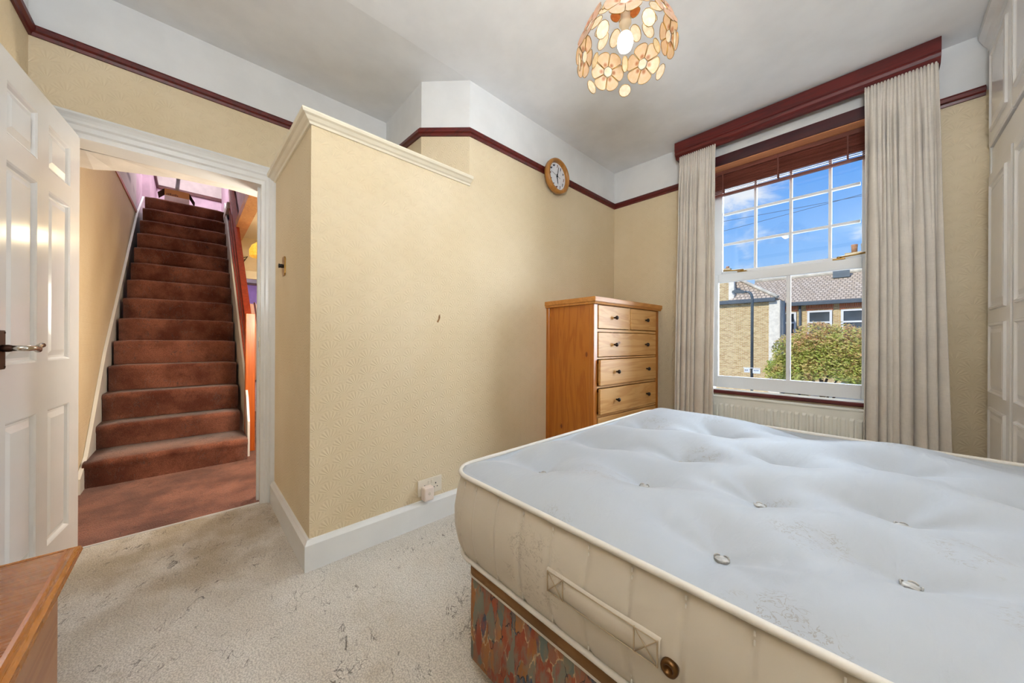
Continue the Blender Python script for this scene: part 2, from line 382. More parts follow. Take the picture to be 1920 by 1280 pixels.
# ------------------------------------------------------------ geometry helpers
class G:
    """collects shapes into one bmesh, built as ONE mesh object"""
    def __init__(s): s.b = bmesh.new()
    def box(s, x0, x1, y0, y1, z0, z1, bev=0.0, mi=0, segs=1):
        x0, x1 = min(x0, x1), max(x0, x1); y0, y1 = min(y0, y1), max(y0, y1); z0, z1 = min(z0, z1), max(z0, z1)
        t = bmesh.new(); bmesh.ops.create_cube(t, size=1.0)
        for v in t.verts: v.co = Vector(((x0+x1)/2+v.co.x*(x1-x0), (y0+y1)/2+v.co.y*(y1-y0), (z0+z1)/2+v.co.z*(z1-z0)))
        if bev > 0: bmesh.ops.bevel(t, geom=list(t.edges), offset=min(bev, .49*min(x1-x0, y1-y0, z1-z0)), segments=segs, affect='EDGES', profile=.7)
        s.merge(t, mi); return s
    def merge(s, t, mi=0, mat=None):
        if mat is not None: t.transform(mat)
        mp = {}
        for v in t.verts: mp[v] = s.b.verts.new(v.co)
        for f in t.faces:
            try: nf = s.b.faces.new([mp[v] for v in f.verts]); nf.material_index = mi; nf.smooth = f.smooth
            except ValueError: pass
        t.free()
    def hexa(s, p, mi=0):
        """8 points: bottom four then top four"""
        v = [s.b.verts.new(q) for q in p]
        for f in ((3, 2, 1, 0), (4, 5, 6, 7), (0, 1, 5, 4), (1, 2, 6, 5), (2, 3, 7, 6), (3, 0, 4, 7)):
            s.b.faces.new([v[i] for i in f]).material_index = mi
        return s
    def prism(s, pts, d0, d1, axis='z', mi=0):
        """polygon of (a,b) pairs, extruded along axis: x -> (y,z), y -> (x,z), z -> (x,y)"""
        def mk(a, b, d): return {'x': (d, a, b), 'y': (a, d, b), 'z': (a, b, d)}[axis]
        A = [s.b.verts.new(mk(a, b, d0)) for a, b in pts]; B = [s.b.verts.new(mk(a, b, d1)) for a, b in pts]
        n = len(pts)
        fs = [s.b.faces.new(A), s.b.faces.new(B[::-1])]
        for i in range(n): fs.append(s.b.faces.new((A[i], B[i], B[(i+1) % n], A[(i+1) % n])))
        for f in fs: f.material_index = mi
        return s
    def sweep(s, path, prof, mi=0, cap=True):
        """path [(x,y,z0)] walked with the room on the left; prof [(out, z)] closed polygon"""
        P = [Vector(p) for p in path]; rings = []
        for i, p in enumerate(P):
            def nrm(a, b): d = (b-a); d.z = 0; d.normalize(); return Vector((-d.y, d.x, 0))
            if i == 0: n = nrm(P[0], P[1])
            elif i == len(P)-1: n = nrm(P[-2], P[-1])
            else:
                n1, n2 = nrm(P[i-1], p), nrm(p, P[i+1]); n = (n1+n2); n = n/ max(.2, n.dot(n1)) if n.length else n1
            rings.append([s.b.verts.new((p.x+n.x*o, p.y+n.y*o, p.z+z)) for o, z in prof])
        k = len(prof)
        for a, b in zip(rings, rings[1:]):
            for j in range(k): s.b.faces.new((a[j], b[j], b[(j+1) % k], a[(j+1) % k])).material_index = mi
        if cap: s.b.faces.new(rings[0]); s.b.faces.new(rings[-1][::-1])
        return s
    def tube(s, pts, r, n=8, mi=0, cap=True):
        P = [Vector(p) for p in pts]; rings = []
        R = r if isinstance(r, (list, tuple)) else [r]*len(P)
        for i, p in enumerate(P):
            d = (P[min(i+1, len(P)-1)]-P[max(i-1, 0)]).normalized()
            a = d.orthogonal().normalized() if i == 0 else (pa-d*pa.dot(d)).normalized()
            pa = a; b = d.cross(a)
            rings.append([s.b.verts.new(p+(a*math.cos(2*PI*k/n)+b*math.sin(2*PI*k/n))*R[i]) for k in range(n)])
        for A, B in zip(rings, rings[1:]):
            for k in range(n):
                f = s.b.faces.new((A[k], A[(k+1) % n], B[(k+1) % n], B[k])); f.material_index = mi; f.smooth = True
        if cap: s.b.faces.new(rings[0][::-1]).material_index = mi; s.b.faces.new(rings[-1]).material_index = mi
        return s
    def lathe(s, prof, c=(0, 0, 0), n=32, mi=0, axis='z', cap=True):
        """prof [(r, h)]"""
        rings = []
        for r, h in prof:
            ring = []
            for k in range(n):
                a = 2*PI*k/n; x, y = r*math.cos(a), r*math.sin(a)
                q = {'z': (x, y, h), 'x': (h, x, y), 'y': (y, h, x)}[axis]
                ring.append(s.b.verts.new((c[0]+q[0], c[1]+q[1], c[2]+q[2])))
            rings.append(ring)
        for A, B in zip(rings, rings[1:]):
            for k in range(n):
                f = s.b.faces.new((A[k], A[(k+1) % n], B[(k+1) % n], B[k])); f.material_index = mi; f.smooth = True
        for ring, rev in ((rings[0], True), (rings[-1], False)):
            if cap and (ring[0].co-ring[n//2].co).length > 1e-4: s.b.faces.new(ring[::-1] if rev else ring).material_index = mi
        return s
    def face(s, pts, mi=0):
        s.b.faces.new([s.b.verts.new(p) for p in pts]).material_index = mi; return s
    def build(s, name, mat, parent=None, smooth=False, keep=False):
        bmesh.ops.remove_doubles(s.b, verts=s.b.verts, dist=1e-6)
        bmesh.ops.recalc_face_normals(s.b, faces=s.b.faces)
        me = bpy.data.meshes.new(name); s.b.to_mesh(me)
        if not keep: s.b.free()
        for m in (mat if isinstance(mat, (list, tuple)) else [mat]): me.materials.append(M(m) if isinstance(m, str) else m)
        if smooth:
            for p in me.polygons: p.use_smooth = True
        o = bpy.data.objects.new(name, me); COL.objects.link(o)
        if parent is not None: o.parent = parent
        return o
def inst(name, src, parent, mw=None):
    o = bpy.data.objects.new(name, src.data if isinstance(src, bpy.types.Object) else src); COL.objects.link(o); o.parent = parent
    if mw is not None: o.matrix_local = mw
    return o
def tag(o, label, cat, group=None):
    o['label'] = label; o['category'] = cat
    if group: o['group'] = group
    return o
def thing(name, label, cat, loc=(0, 0, 0), rot=(0, 0, 0), group=None):
    o = bpy.data.objects.new(name, None); COL.objects.link(o); o.location = loc; o.rotation_euler = rot; o.empty_display_size = .05
    return tag(o, label, cat, group)
def struct(o, label=None):
    o['kind'] = 'structure'
    if label: o['label'] = label
    return o
def empty_struct(name, loc=(0, 0, 0), rot=(0, 0, 0)):
    o = bpy.data.objects.new(name, None); COL.objects.link(o); o.location = loc; o.rotation_euler = rot; o.empty_display_size = .05
    return struct(o)

# ------------------------------------------------------------ room shell
XC, XD, YW, YN, XR = -1.70, -2.60, 2.914, -0.53, 1.05
B0 = (-1.945, 1.045); B1 = (-2.60, 1.10)          # chimney breast: canted corner, then return to door wall
YB = .385                                           # return face of the boxing beside the door
DY0, DY1, DZ = -.425, .321, 1.955                   # door opening
WX0, WX1, WZ0, WZ1 = -.935, .01, .628, 2.335        # window opening
T = .12

g = G(); g.box(XD, XR+.1, YN-.1, YW+.0, -.12, 0.0); struct(g.build('floor', 'cream_carpet'), 'worn cream sculpted carpet with brown stains and crease marks')
g = G()
xs = [XD-T, XD, XC, .40, XR+.1]; zs = [2.690, 2.680, 2.585, 2.563, 2.560]
prof = list(zip(xs, zs)) + [(XR+.1, 2.8), (XD-T, 2.8)]
g.prism(prof, YN-.1, YW+.25, 'y'); struct(g.build('ceiling', 'ceiling_paint'), 'white painted plaster ceiling of the bedroom')
def wall2(name, p0, p1, zr0, zr1, thick, zt=2.75, mats=('fan_wallpaper', 'white_wall_paint')):
    """wall from p0 to p1 (room on the left), paper below the rail and paint above"""
    a, b = Vector((p0[0], p0[1], 0)), Vector((p1[0], p1[1], 0)); d = (b-a).normalized(); n = Vector((d.y, -d.x, 0))*thick
    g = G()
    for z00, z01, z10, z11, mi in ((0, 0, zr0, zr1, 0), (zr0, zr1, zt, zt, 1)):
        q = [a+Vector((0, 0, z00)), b+Vector((0, 0, z01)), b+n+Vector((0, 0, z01)), a+n+Vector((0, 0, z00)),
             a+Vector((0, 0, z10)), b+Vector((0, 0, z11)), b+n+Vector((0, 0, z11)), a+n+Vector((0, 0, z10))]
        g.hexa(q, mi)
    return g
# left wall (clock wall) with the canted chimney corner and its return
g = wall2('w', (XC, YW+.1), (XC, 1.235), 2.275, 2.275, .2)
struct(g.build('wall_left', ['fan_wallpaper', 'white_wall_paint']), 'long cream fan-embossed papered wall with a clock, white above the red rail')
g = wall2('w', (XC, 1.235), B0, 2.275, 2.30, .15); o = wall2('w', B0, B1, 2.30, 2.388, .15)
g.merge(o.b.copy()); o2 = g.build('wall_left_chimney', ['fan_wallpaper', 'white_wall_paint'])
# separate materials on the return piece
for p in o2.data.polygons:
    if p.center.z > 2.40 or (p.center.z > 2.33 and p.center.x > -2.0): p.material_index = 1
struct(o2, 'canted chimney corner above the boxing, white over the red rail')
# door wall: pieces round the opening
def wall_x(name, X, th, rects, mats):
    g = G()
    for (y0, y1, z0, z1, mi) in rects: g.box(X-th, X, y0, y1, z0, z1, 0, mi)
    return g.build(name, mats)
zr = 2.388
struct(wall_x('wall_door', XD, T, [(YN-.1, DY0, 0, zr, 0), (DY1, 1.35, 0, zr, 0), (DY0, DY1, DZ, zr, 0), (YN-.1, 1.35, zr, 2.75, 1)], ['fan_wallpaper', 'white_wall_paint']), 'yellow papered wall around the doorway with white frieze')
g = G(); g.box(XC+.0, XR+.1, YW, YW+.25, 0, WZ0); 
for (x0, x1, z0, z1, mi) in ((XC-.1, WX0, WZ0, 2.275, 0), (WX1, XR+.1, WZ0, 2.275, 0), (XC-.1, WX0, 2.275, 2.75, 1), (WX1, XR+.1, 2.275, 2.75, 1), (WX0, WX1, WZ1, 2.75, 1)): g.box(x0, x1, YW, YW+.25, z0, z1, 0, mi)
struct(g.build('wall_window', ['fan_wallpaper', 'white_wall_paint']), 'yellow papered wall with the sash window, white above the rail')
g = wall2('w', (XD, YN), (XR, YN), 2.388, 2.388, .1); struct(g.build('wall_near', ['fan_wallpaper', 'white_wall_paint']))
g = wall2('w', (XR, YN), (XR, YW), 2.275, 2.275, .1); struct(g.build('wall_right', ['fan_wallpaper', 'white_wall_paint']))
# boxing over the stairs: solid papered block with a flat top
g = G(); g.box(XD, XC, YB, 1.235, 0, 1.975); struct(g.build('wall_boxing', 'fan_wallpaper'), 'boxed-in block of papered wall beside the doorway with a white shelf moulding')
g = G()
cornice = [(0, -.035), (.008, -.035), (.012, -.02), (.020, -.012), (.030, .006), (.040, .014), (.044, .03), (.044, .04), (0, .04)]
g.sweep([(XD, YB, 1.995), (XC, YB, 1.965), (XC, 1.235, 1.962)][::-1], [(a, b*.60) for a, b in cornice])
o = g.build('trim_1', 'cream_gloss'); struct(o, 'cream shelf moulding capping the boxed-in wall')
# picture rail
rail = [(0, 0), (.010, .0), (.014, .012), (.024, .018), (.026, .034), (.016, .04), (.014, .048), (0, .05)]
zr_ = lambda z: z-.03
def railpiece(name, path, mat): struct(G().sweep([(x, y, zr_(z)) for x, y, z in path], rail).build(name, mat), 'dark red wooden picture rail')
railpiece('trim_2', [(.37, YW, 2.28), (.012, YW, 2.279)], 'mahogany')
railpiece('trim_3', [(-.925, YW, 2.277), (XC, YW, 2.277), (XC, 1.235, 2.273), (B0[0], B0[1], 2.30), (B1[0]+.001, B1[1], 2.388), (XD, .47, 2.388), (XD, YN, 2.388), (XR, YN, 2.388)], 'mahogany')
# skirting
base = [(0, 0), (.022, 0), (.022, .112), (.014, .124), (.010, .131), (0, .131)]
struct(G().sweep([(XC, YW, 0), (XC, YB, 0), (XD+.05, YB, 0)], base).build('baseboard_left', 'white_gloss'), 'white painted skirting board')
struct(G().sweep([(XR, YW, 0), (XC, YW, 0)], base).build('baseboard_window', 'white_gloss'), 'white painted skirting board')
struct(G().sweep([(XD, YN, 0), (XR, YN, 0)], base).build('baseboard_near', 'white_gloss'), 'white painted skirting board')

# door architrave and lining
arch = [(0, 0), (0, .078), (.05, .078), (.054, .068), (.046, .060), (.040, .050), (.040, .040), (.032, .034), (.030, .022), (.022, .016), (.020, 0)]
fr = empty_struct('trim_4'); fr['label'] = 'white moulded door frame around the stair doorway'
g = G(); H = DZ
g.prism([(XD+a, DY1-.004+b) for a, b in arch], 0, H+.10, 'z'); g.build('architrave_leg', 'white_gloss', fr)
g = G(); g.box(XD, XD+.016, DY0-.06, DY0-.018, 0, H+.05); g.build('architrave_leg', 'white_gloss', fr)
ah = [(0, 0), (0, .105), (.050, .105), (.054, .094), (.046, .084), (.040, .072), (.040, .060), (.032, .052), (.030, .030), (.022, .022), (.020, 0)]
g = G(); g.prism([(XD+a, H-.004+b) for a, b in ah], DY0-.06, DY1+.072, 'y'); g.build('architrave_head', 'white_gloss', fr)
g = G(); g.box(XD-T-.01, XD+.005, DY1-.002, DY1+.02, 0, H); g.box(XD-.075, XD-.05, DY1-.014, DY1, 0, H); g.build('door_lining', 'white_gloss', fr)
g = G(); g.box(XD-T-.01, XD+.005, DY0-.02, DY0+.0, 0, H); g.build('door_lining', 'white_gloss', fr)
g = G(); g.box(XD-T-.01, XD+.005, DY0, DY1, H-.002, H+.02); g.build('door_lining', 'white_gloss', fr)
g = G(); g.box(XD-.062, XD-.032, DY1-.006, DY1-.0015, .93, 1.02, .001); g.box(XD-.054, XD-.040, DY1-.0065, DY1-.001, .955, .995, 0, 1); g.build('strike_plate', ['cream_gloss', 'old_bronze'], fr)
g = G(); g.prism([(XD-.004, 0), (XD-.004, .005), (XD+.0, .007), (XD+.004, .005), (XD+.006, 0)], DY0, DY1, 'y'); o = g.build('threshold_strip', 'piping', fr)

# ------------------------------------------------------------ door leaf
door = empty_struct('door_1', (XD+.004, -.383, .012), (0, 0, math.radians(-5.83))); door['label'] = 'white six-panel door standing open at the left'
LW, LH, LT = .762, 1.945, .036
cols = [(.105, .314), (.406, .615)]; rows = [(.155, .705), (.90, 1.585), (1.672, 1.85)]
g = G()
xs = [0, .105, .314, .406, .615, LW]
for x0, x1 in ((0, .105), (.314, .406), (.615, LW)): g.box(x0, x1, -LT, 0, 0, LH, .0)
zz = [0, .155, .705, .90, 1.585, 1.672, 1.85, LH]
for c0, c1 in cols:
    for z0, z1 in ((0, .155), (.705, .90), (1.585, 1.672), (1.85, LH)): g.box(c0, c1, -LT, 0, z0, z1)
g.build('door_frame', 'door_gloss', door)
for c0, c1 in cols:
    for z0, z1 in rows:
        g = G()
        def ring(i, y): return [(c0+i, y, z0+i), (c1-i, y, z0+i), (c1-i, y, z1-i), (c0+i, y, z1-i)]
        rr = [ring(0, 0), ring(.006, -.004), ring(.012, -.012), ring(.020, -.012), ring(.042, -.004)]
        vs = [[g.b.verts.new(p) for p in r] for r in rr]
        for A, Bq in zip(vs, vs[1:]):
            for k in range(4): g.b.faces.new((A[k], A[(k+1) % 4], Bq[(k+1) % 4], Bq[k]))
        g.b.faces.new(vs[-1])
        bk = [g.b.verts.new(p) for p in ring(0, -LT+.006)]; g.b.faces.new(bk[::-1])
        for k in range(4): g.b.faces.new((vs[0][k], bk[k], bk[(k+1) % 4], vs[0][(k+1) % 4]))
        g.build('panel', 'door_gloss', door)
hp = G(); hp.box(.632, .676, 0, .006, .888, 1.016, .002); hp.lathe([(.012, .004), (.012, .020), (.009, .030)], (.654, 0, .957), 16, axis='y')
for zq in (.896, 1.008):
    for xq in (.638, .670): hp.lathe([(.003, .005), (.003, .0075)], (xq, 0, zq), 8, axis='y')
hpo = hp.build('handle_plate', 'old_bronze', door); hpo['label'] = 'dark bronze handle plate'
hl = G(); hl.tube([(.654, .022, .957), (.654, .048, .957), (.640, .056, .957), (.61, .057, .957), (.59, .056, .954), (.58, .055, .950), (.572, .055, .962), (.548, .055, .966)], [.010, .010, .010, .008, .009, .010, .008, .009], 12)
hlo = hl.build('lever_handle', 'chrome', door, True); hlo['label'] = 'worn chrome lever handle'

# ------------------------------------------------------------ hall, staircase and far rooms
g = G(); g.box(-6.0, XD, -.8, 1.45, -.12, 0.0); struct(g.build('floor_hall', 'brown_carpet'), 'brown carpet of the landing beyond the doorway')
g = G(); g.box(-11.4, -6.0, .40, 2.6, -.12, -.0); struct(g.build('floor_far_room', 'laminate'))
g = G(); g.prism([(XD-T, 0), (XD-T, 2.30), (-5.018, 2.624), (-6.848, 2.70), (-6.848, 0)], -.63, -.53, 'y')
ho = struct(g.build('wall_hall_left', 'fan_wallpaper'), 'orange-yellow papered side wall of the staircase')
g = G(); g.hexa([(-5.018, -.63, 2.624), (-6.87, -.63, 2.70), (-6.87, -.522, 2.70), (-5.018, -.522, 2.624), (-5.018, -.63, 2.66), (-6.87, -.63, 2.745), (-6.87, -.522, 2.745), (-5.018, -.522, 2.66)]); g.build('wall_cap', 'orange_pine', ho)
g = G(); g.box(-6.90, -2.9, -.62, -.535, 2.62, 5.0); struct(g.build('wall_stairwell_left', 'scuffed_white'), 'white stairwell wall with a black scuff')
g = G(); g.box(-8.9, -6.90, -.62, -.535, 2.62, 5.0); g.box(-9.0, -7.66, -.535, -.45, 2.91, 5.0); struct(g.build('wall_upper_left', 'pink_wall'), 'pink wall at the head of the stairs')
g = G(); g.box(-11.6, XD-T, -1.05, -.95, -.3, 5.1); g.box(-11.6, XD-T, 2.75, 2.85, -.3, 5.1); g.box(-11.6, -11.45, -1.05, 2.85, -.3, 5.1); g.box(-11.6, XD-T, -1.05, 2.85, 5.1, 5.2); g.box(-11.6, XD-T, -1.05, 2.85, -.35, -.14); g.box(XD-T-.1, XD-T, 1.35, 2.85, -.3, 5.1)
struct(g.build('wall_light_shell', 'stock_brick'))  # unseen shell added around hall and far rooms to block leaking sky light
g = G(); g.box(-9.1, -9.0, -.9, 1.45, 2.7, 3.80, 0, 0); g.box(-9.1, -9.0, -.9, 1.45, 3.80, 5.0, 0, 1); struct(g.build('wall_upper_end', ['pink_wall', 'hall_white']), 'pink end wall at the head of the stairs, white above its rail')
struct(G().sweep([(-9.0, 1.4, 3.74), (-9.0, -.45, 3.76), (-7.4, -.45, 3.76)], [(0, 0), (.03, 0), (.03, .06), (0, .06)]).build('trim_6', 'mahogany_y'), 'dark red rail on the pink upper walls')
g = G(); g.box(-9.1, -2.7, -.9, 1.45, 5.0, 5.1); struct(g.build('ceiling_stairwell', 'hall_white'))
g = G(); g.box(-9.0, -6.68, -.436, .385, 2.78, 2.905); struct(g.build('floor_upper_landing', 'brown_carpet'))
g = G(); g.box(-9.1, -2.72, .455, .52, 2.4, 5.0); struct(g.build('wall_upper_right', 'pink_wall'))
g = G(); g.box(-6.1, -2.72, .405, .52, 2.37, 2.46); struct(g.build('trim_7', 'pale_pine'), 'bare wooden edge of the stairwell opening')
g = G(); g.box(-6.05, -2.72, .46, 1.45, 2.42, 2.5); struct(g.build('ceiling_passage', 'cream_gloss'))
g = G(); g.box(-11.4, -6.0, .36, 2.7, 2.78, 2.86); struct(g.build('ceiling_far_room', 'hall_white'))
g = G(); g.box(-2.9, XD-T, -.9, .52, 2.05, 5.0); struct(g.build('wall_stairwell_near', 'hall_white'))
# sagging plaster soffit over the landing side of the doorway
g = G(); front = [(-.53, 1.953), (-.36, 1.953), (-.1, 1.953), (.2, 1.953), (.36, 1.953)]; back = [(-.53, 1.925), (-.388, 1.931), (-.312, 1.951), (-.064, 1.99), (.189, 2.0), (.40, 1.985)]
va = [g.b.verts.new((-2.735, y, z)) for y, z in [(-.53, 1.95), (-.388, 1.95), (-.312, 1.953), (-.064, 1.955), (.189, 1.955), (.52, 1.955)]]; vb = [g.b.verts.new((-2.95, y, z)) for y, z in back[:-1]+[(.52, 1.98)]]
vc = [g.b.verts.new((-2.95, v.co.y, 2.6)) for v in vb]; vd = [g.b.verts.new((-2.735, v.co.y, 2.6)) for v in va]
for R0, R1 in ((va, vb), (vb, vc), (vc, vd), (vd, va)):
    for k in range(5): g.b.faces.new((R0[k], R0[k+1], R1[k+1], R1[k]))
for k in (0, 5): g.b.faces.new((va[k], vb[k], vc[k], vd[k]))
struct(g.build('ceiling_landing', 'hall_white'), 'sagging plaster soffit behind the door head')
g = G(); g.box(XD-3.5, XD-T, 1.35, 1.45, 0, 2.5); struct(g.build('wall_hall_right', 'fan_wallpaper'))
# passage end wall with an opening to the lilac room
g = G(); g.box(-6.1, -6.0, .44, 1.45, 1.96, 2.6); g.box(-6.1, -6.0, 1.2, 1.45, 0, 1.96); struct(g.build('wall_hall_end', 'fan_wallpaper'), 'yellow end wall over the far doorway')
g = G(); g.box(-6.0, -5.97, .44, 1.25, 1.85, 1.965, .004); struct(g.build('trim_8', 'cream_gloss'), 'cream door head of the far room')
g = G(); g.box(-11.4, -11.2, .3, 2.7, 0, 2.45, 0, 0); g.box(-11.4, -11.2, .3, 2.7, 2.45, 2.8, 0, 1); struct(g.build('wall_far_room_end', ['lilac_wall', 'hall_white']), 'lilac wall of the far room, white above its rail')
g = G(); g.box(-11.2, -11.165, .3, 2.7, 2.43, 2.49); struct(g.build('trim_9', 'mahogany_y'))
g = G(); g.box(-11.4, -6.1, 2.6, 2.7, 0, 2.8); g.box(-11.4, -6.1, .40, .45, 0, 2.75); g.box(-6.1, -6.0, 1.45, 2.7, 0, 2.75); struct(g.build('wall_far_room_side', 'lilac_wall'))

stairs = thing('staircase', 'straight staircase with brown carpet rising beyond the open doorway', 'staircase', (-3.6, -.08, 0))
def PX(x): return x+3.6
def PYY(y): return y+.08
def nose(k): return (-3.60, .18) if k == 0 else (-3.76-.223*k, .141+.213*k)
rng = random.Random(3)
for k in range(14):
    xn, zn = nose(k); zb = 0 if k == 0 else nose(k-1)[1]
    xb = nose(k+1)[0]-.01 if k < 13 else xn-.12
    y0 = -.517+.006*k; y1 = .36 if k == 0 else .336+.0036*k
    pr = [(xn-.02, zb-.03), (xn-.012, zb+.01), (xn-.008, zn-.06), (xn+.004, zn-.04), (xn+.006, zn-.022), (xn, zn-.006), (xn-.014, zn+.001), (xn-.04, zn+.002), (xb-.02, zn), (xb-.02, zb-.03)]
    g = G(); n = 9
    rings = []
    for j in range(n+1):
        y = y0+(y1-y0)*j/n; e = 0.012*(1 if j in (0, n) else 0)
        rings.append([g.b.verts.new((PX(a)-(e if i < 8 else 0)+rng.uniform(-.0015, .0015), PYY(y), b-(e*.8 if 3 <= i <= 8 else 0))) for i, (a, b) in enumerate(pr)])
    for A, Bq in zip(rings, rings[1:]):
        for i in range(len(pr)): g.b.faces.new((A[i], Bq[i], Bq[(i+1) % len(pr)], A[(i+1) % len(pr)]))
    g.b.faces.new(rings[0]); g.b.faces.new(rings[-1][::-1])
    g.build('step', 'brown_carpet', stairs, True)
g = G(); a0 = [(-3.50, 0), (-3.50, .10), (-3.72, .19), (-4.43, .893), (-6.80, 2.70), (-7.62, 3.17), (-7.62, 2.6), (-4.3, 0)]
g.prism([(PX(a), b) for a, b in a0], PYY(-.528), PYY(-.508), 'y'); so = g.build('stringer', 'white_gloss', stairs); so['label'] = 'white painted stair string'
g = G(); a0 = [(-3.70, .0), (-3.70, .30), (-3.80, .50), (-6.6, 3.02), (-6.9, 3.02), (-6.9, 2.5), (-4.2, .0)]
g.prism([(PX(a), b) for a, b in a0], PYY(.366), PYY(.382), 'y'); so = g.build('stringer', 'white_gloss', stairs); so['label'] = 'white painted stair string'

ban = thing('banister', 'red-brown wooden banister with plank rails beside the stairs', 'banister', (-3.895, .40, 0))
def slope(x, dz): return .141+.213*(-3.76-x)/.223+dz
for d0, d1, y0, y1 in ((.62, .74, .384, .435), (.36, .50, .386, .412), (.10, .24, .386, .412)):
    xa, xb = -3.90, -6.15
    g = G(); g.hexa([(xa+3.895, y0-.40, slope(xa, d0)), (xb+3.895, y0-.40, slope(xb, d0)), (xb+3.895, y1-.40, slope(xb, d0)), (xa+3.895, y1-.40, slope(xa, d0)),
            (xa+3.895, y0-.40, slope(xa, d1)), (xb+3.895, y0-.40, slope(xb, d1)), (xb+3.895, y1-.40, slope(xb, d1)), (xa+3.895, y1-.40, slope(xa, d1))])
    g.build('handrail' if d0 > .6 else 'plank_rail', 'red_banister', ban)
g = G(); g.box(-.035, .035, -.035, .035, 0, 1.24, .004); po = g.build('newel_post', 'orange_pine', ban); po['label'] = 'orange pine newel post'
g = G(); g.box(-2.36, -2.24, 0, .05, 2.3, 3.75, .004); g.build('newel_post', 'red_banister', ban)
g = G(); g.box(-.84, -.78, .0, .035, 0, 1.66, .004); g.build('banister_post', 'red_banister', ban)

cb = thing('cardboard_box', 'open cardboard box at the head of the stairs', 'box', (-7.15, -.14, 2.905))
g = G(); g.box(-.14, .14, -.13, .13, 0, .27); g.box(.14, .1405, -.13, .13, .0, .175, 0, 1); g.build('box_body', ['cardboard', 'box_white'], cb)
g = G(); g.hexa([(-.14, -.13, .265), (-.14, -.20, .19), (.14, -.20, .19), (.14, -.13, .265), (-.14, -.128, .27), (-.14, -.198, .195), (.14, -.198, .195), (.14, -.128, .27)]); g.build('flap', 'cardboard_dark', cb)
g = G(); g.hexa([(-.14, .13, .265), (-.14, .19, .15), (.14, .19, .15), (.14, .13, .265), (-.14, .128, .27), (-.14, .188, .155), (.14, .188, .155), (.14, .128, .27)]); g.build('flap', 'cardboard_dark', cb)
g = G(); 
for i in range(7): g.box(.1402, .142, -.11+i*.018, -.098+i*.018, .184, .200+.006*(i % 3))
g.build('print', 'box_print', cb)['kind'] = 'stuff'
tag(G().tube([(-7.12, -.145, 3.18), (-7.12, -.14, 3.26), (-7.15, -.135, 3.33), (-7.13, -.13, 3.40), (-7.14, -.125, 3.8), (-7.14, -.12, 4.99)], .022, 10).build('flexible_hose', 'grey_hose'), 'grey flexible hose hanging down to the cardboard box', 'hose')

lp = thing('pendant_lamp', 'yellow glass dome lamp glowing in the passage beyond the stairs', 'lamp', (-5.2, .66, 2.42))
for k in range(12):
    g = G(); rows_ = [(.03, -.21), (.07, -.225), (.115, -.265), (.14, -.325), (.138, -.40)]
    vs = []
    for r, h in rows_: vs.append([g.b.verts.new((r*math.cos(2*PI*(k+e)/12), r*math.sin(2*PI*(k+e)/12), h)) for e in (.03, .5, .97)])
    for A, Bq in zip(vs, vs[1:]):
        for j in range(2): g.b.faces.new((A[j], A[j+1], Bq[j+1], Bq[j]))
    g.build('glass_panel', 'tiffany_yellow', lp)
g = G(); g.tube([(0, 0, 0), (0, 0, -.21)], .004, 6); g.build('cord', 'brass', lp)
g = G(); g.lathe([(.004, -.22), (.02, -.25), (.032, -.29), (.02, -.32), (.002, -.33)], n=12); g.build('bulb', 'bulb_glow', lp, True)
g = G()
for i in range(5): g.tube([(0, 0, -.035*i), (0, .11-.018*i, .055-.035*i)], .005, 6)
g.tube([(0, .12, .065), (0, -.0, -.16)], .005, 6); g.tube([(0, 0, .03), (0, 0, -.17)], .005, 6)
o = g.build('wall_rack', 'iron'); o.location = (-5.95, .46, 2.09); tag(o, 'black iron rack of bars on the yellow passage wall', 'rack')
pf = thing('pine_cupboard', 'pale pine cupboard in the lilac far room', 'cupboard', (-10.4, 1.25, 0))
g = G(); g.box(-.25, .25, -.33, .5, 0.05, 1.86, .005); g.build('cupboard_body', 'pale_pine', pf)
g = G(); g.box(.25, .268, -.31, .07, .1, 1.82, .003); g.build('cupboard_door', 'pale_pine', pf)
g = G(); g.box(.25, .268, .08, .48, .1, 1.82, .003); g.build('cupboard_door', 'pale_pine', pf)
g = G(); g.lathe([(.012, 0), (.016, .02), (.004, .03)], (.268, .02, 1.45), 10, axis='x'); g.build('cupboard_knob', 'dark_knob', pf)
tag(G().tube([(-7.5, .83, 1.66), (-7.5, 1.03, 0.0)], .016, 8).build('wooden_pole', 'pale_pine'), 'pale wooden pole leaning in the far room doorway', 'pole')

# ------------------------------------------------------------ window
win = empty_struct('window_1', ((WX0+WX1)/2, YW, WZ0)); win['label'] = 'white sash window with glazing bars and half-raised view of the street'
def wb(name, x0, x1, y0, y1, z0, z1, mat='upvc', bev=.003, par=win, off=True):
    g = G(); ox, oy, oz = ((WX0+WX1)/2, YW, WZ0) if off else (0, 0, 0)
    g.box(x0-ox, x1-ox, y0-oy, y1-oy, z0-oz, z1-oz, bev); return g.build(name, mat, par)
# box frame lining the reveal
wb('frame_side', WX0, WX0+.028, YW+.09, YW+.25, WZ0, WZ1); wb('frame_side', WX1-.028, WX1, YW+.09, YW+.25, WZ0, WZ1)
wb('frame_head', WX0, WX1, YW+.12, YW+.25, WZ1-.05, WZ1)
wb('reveal_lining', WX0-.002, WX0+.012, YW+.0, YW+.10, WZ0, WZ1, 'white_gloss'); wb('reveal_lining', WX1-.012, WX1+.002, YW+.0, YW+.10, WZ0, WZ1, 'white_gloss')
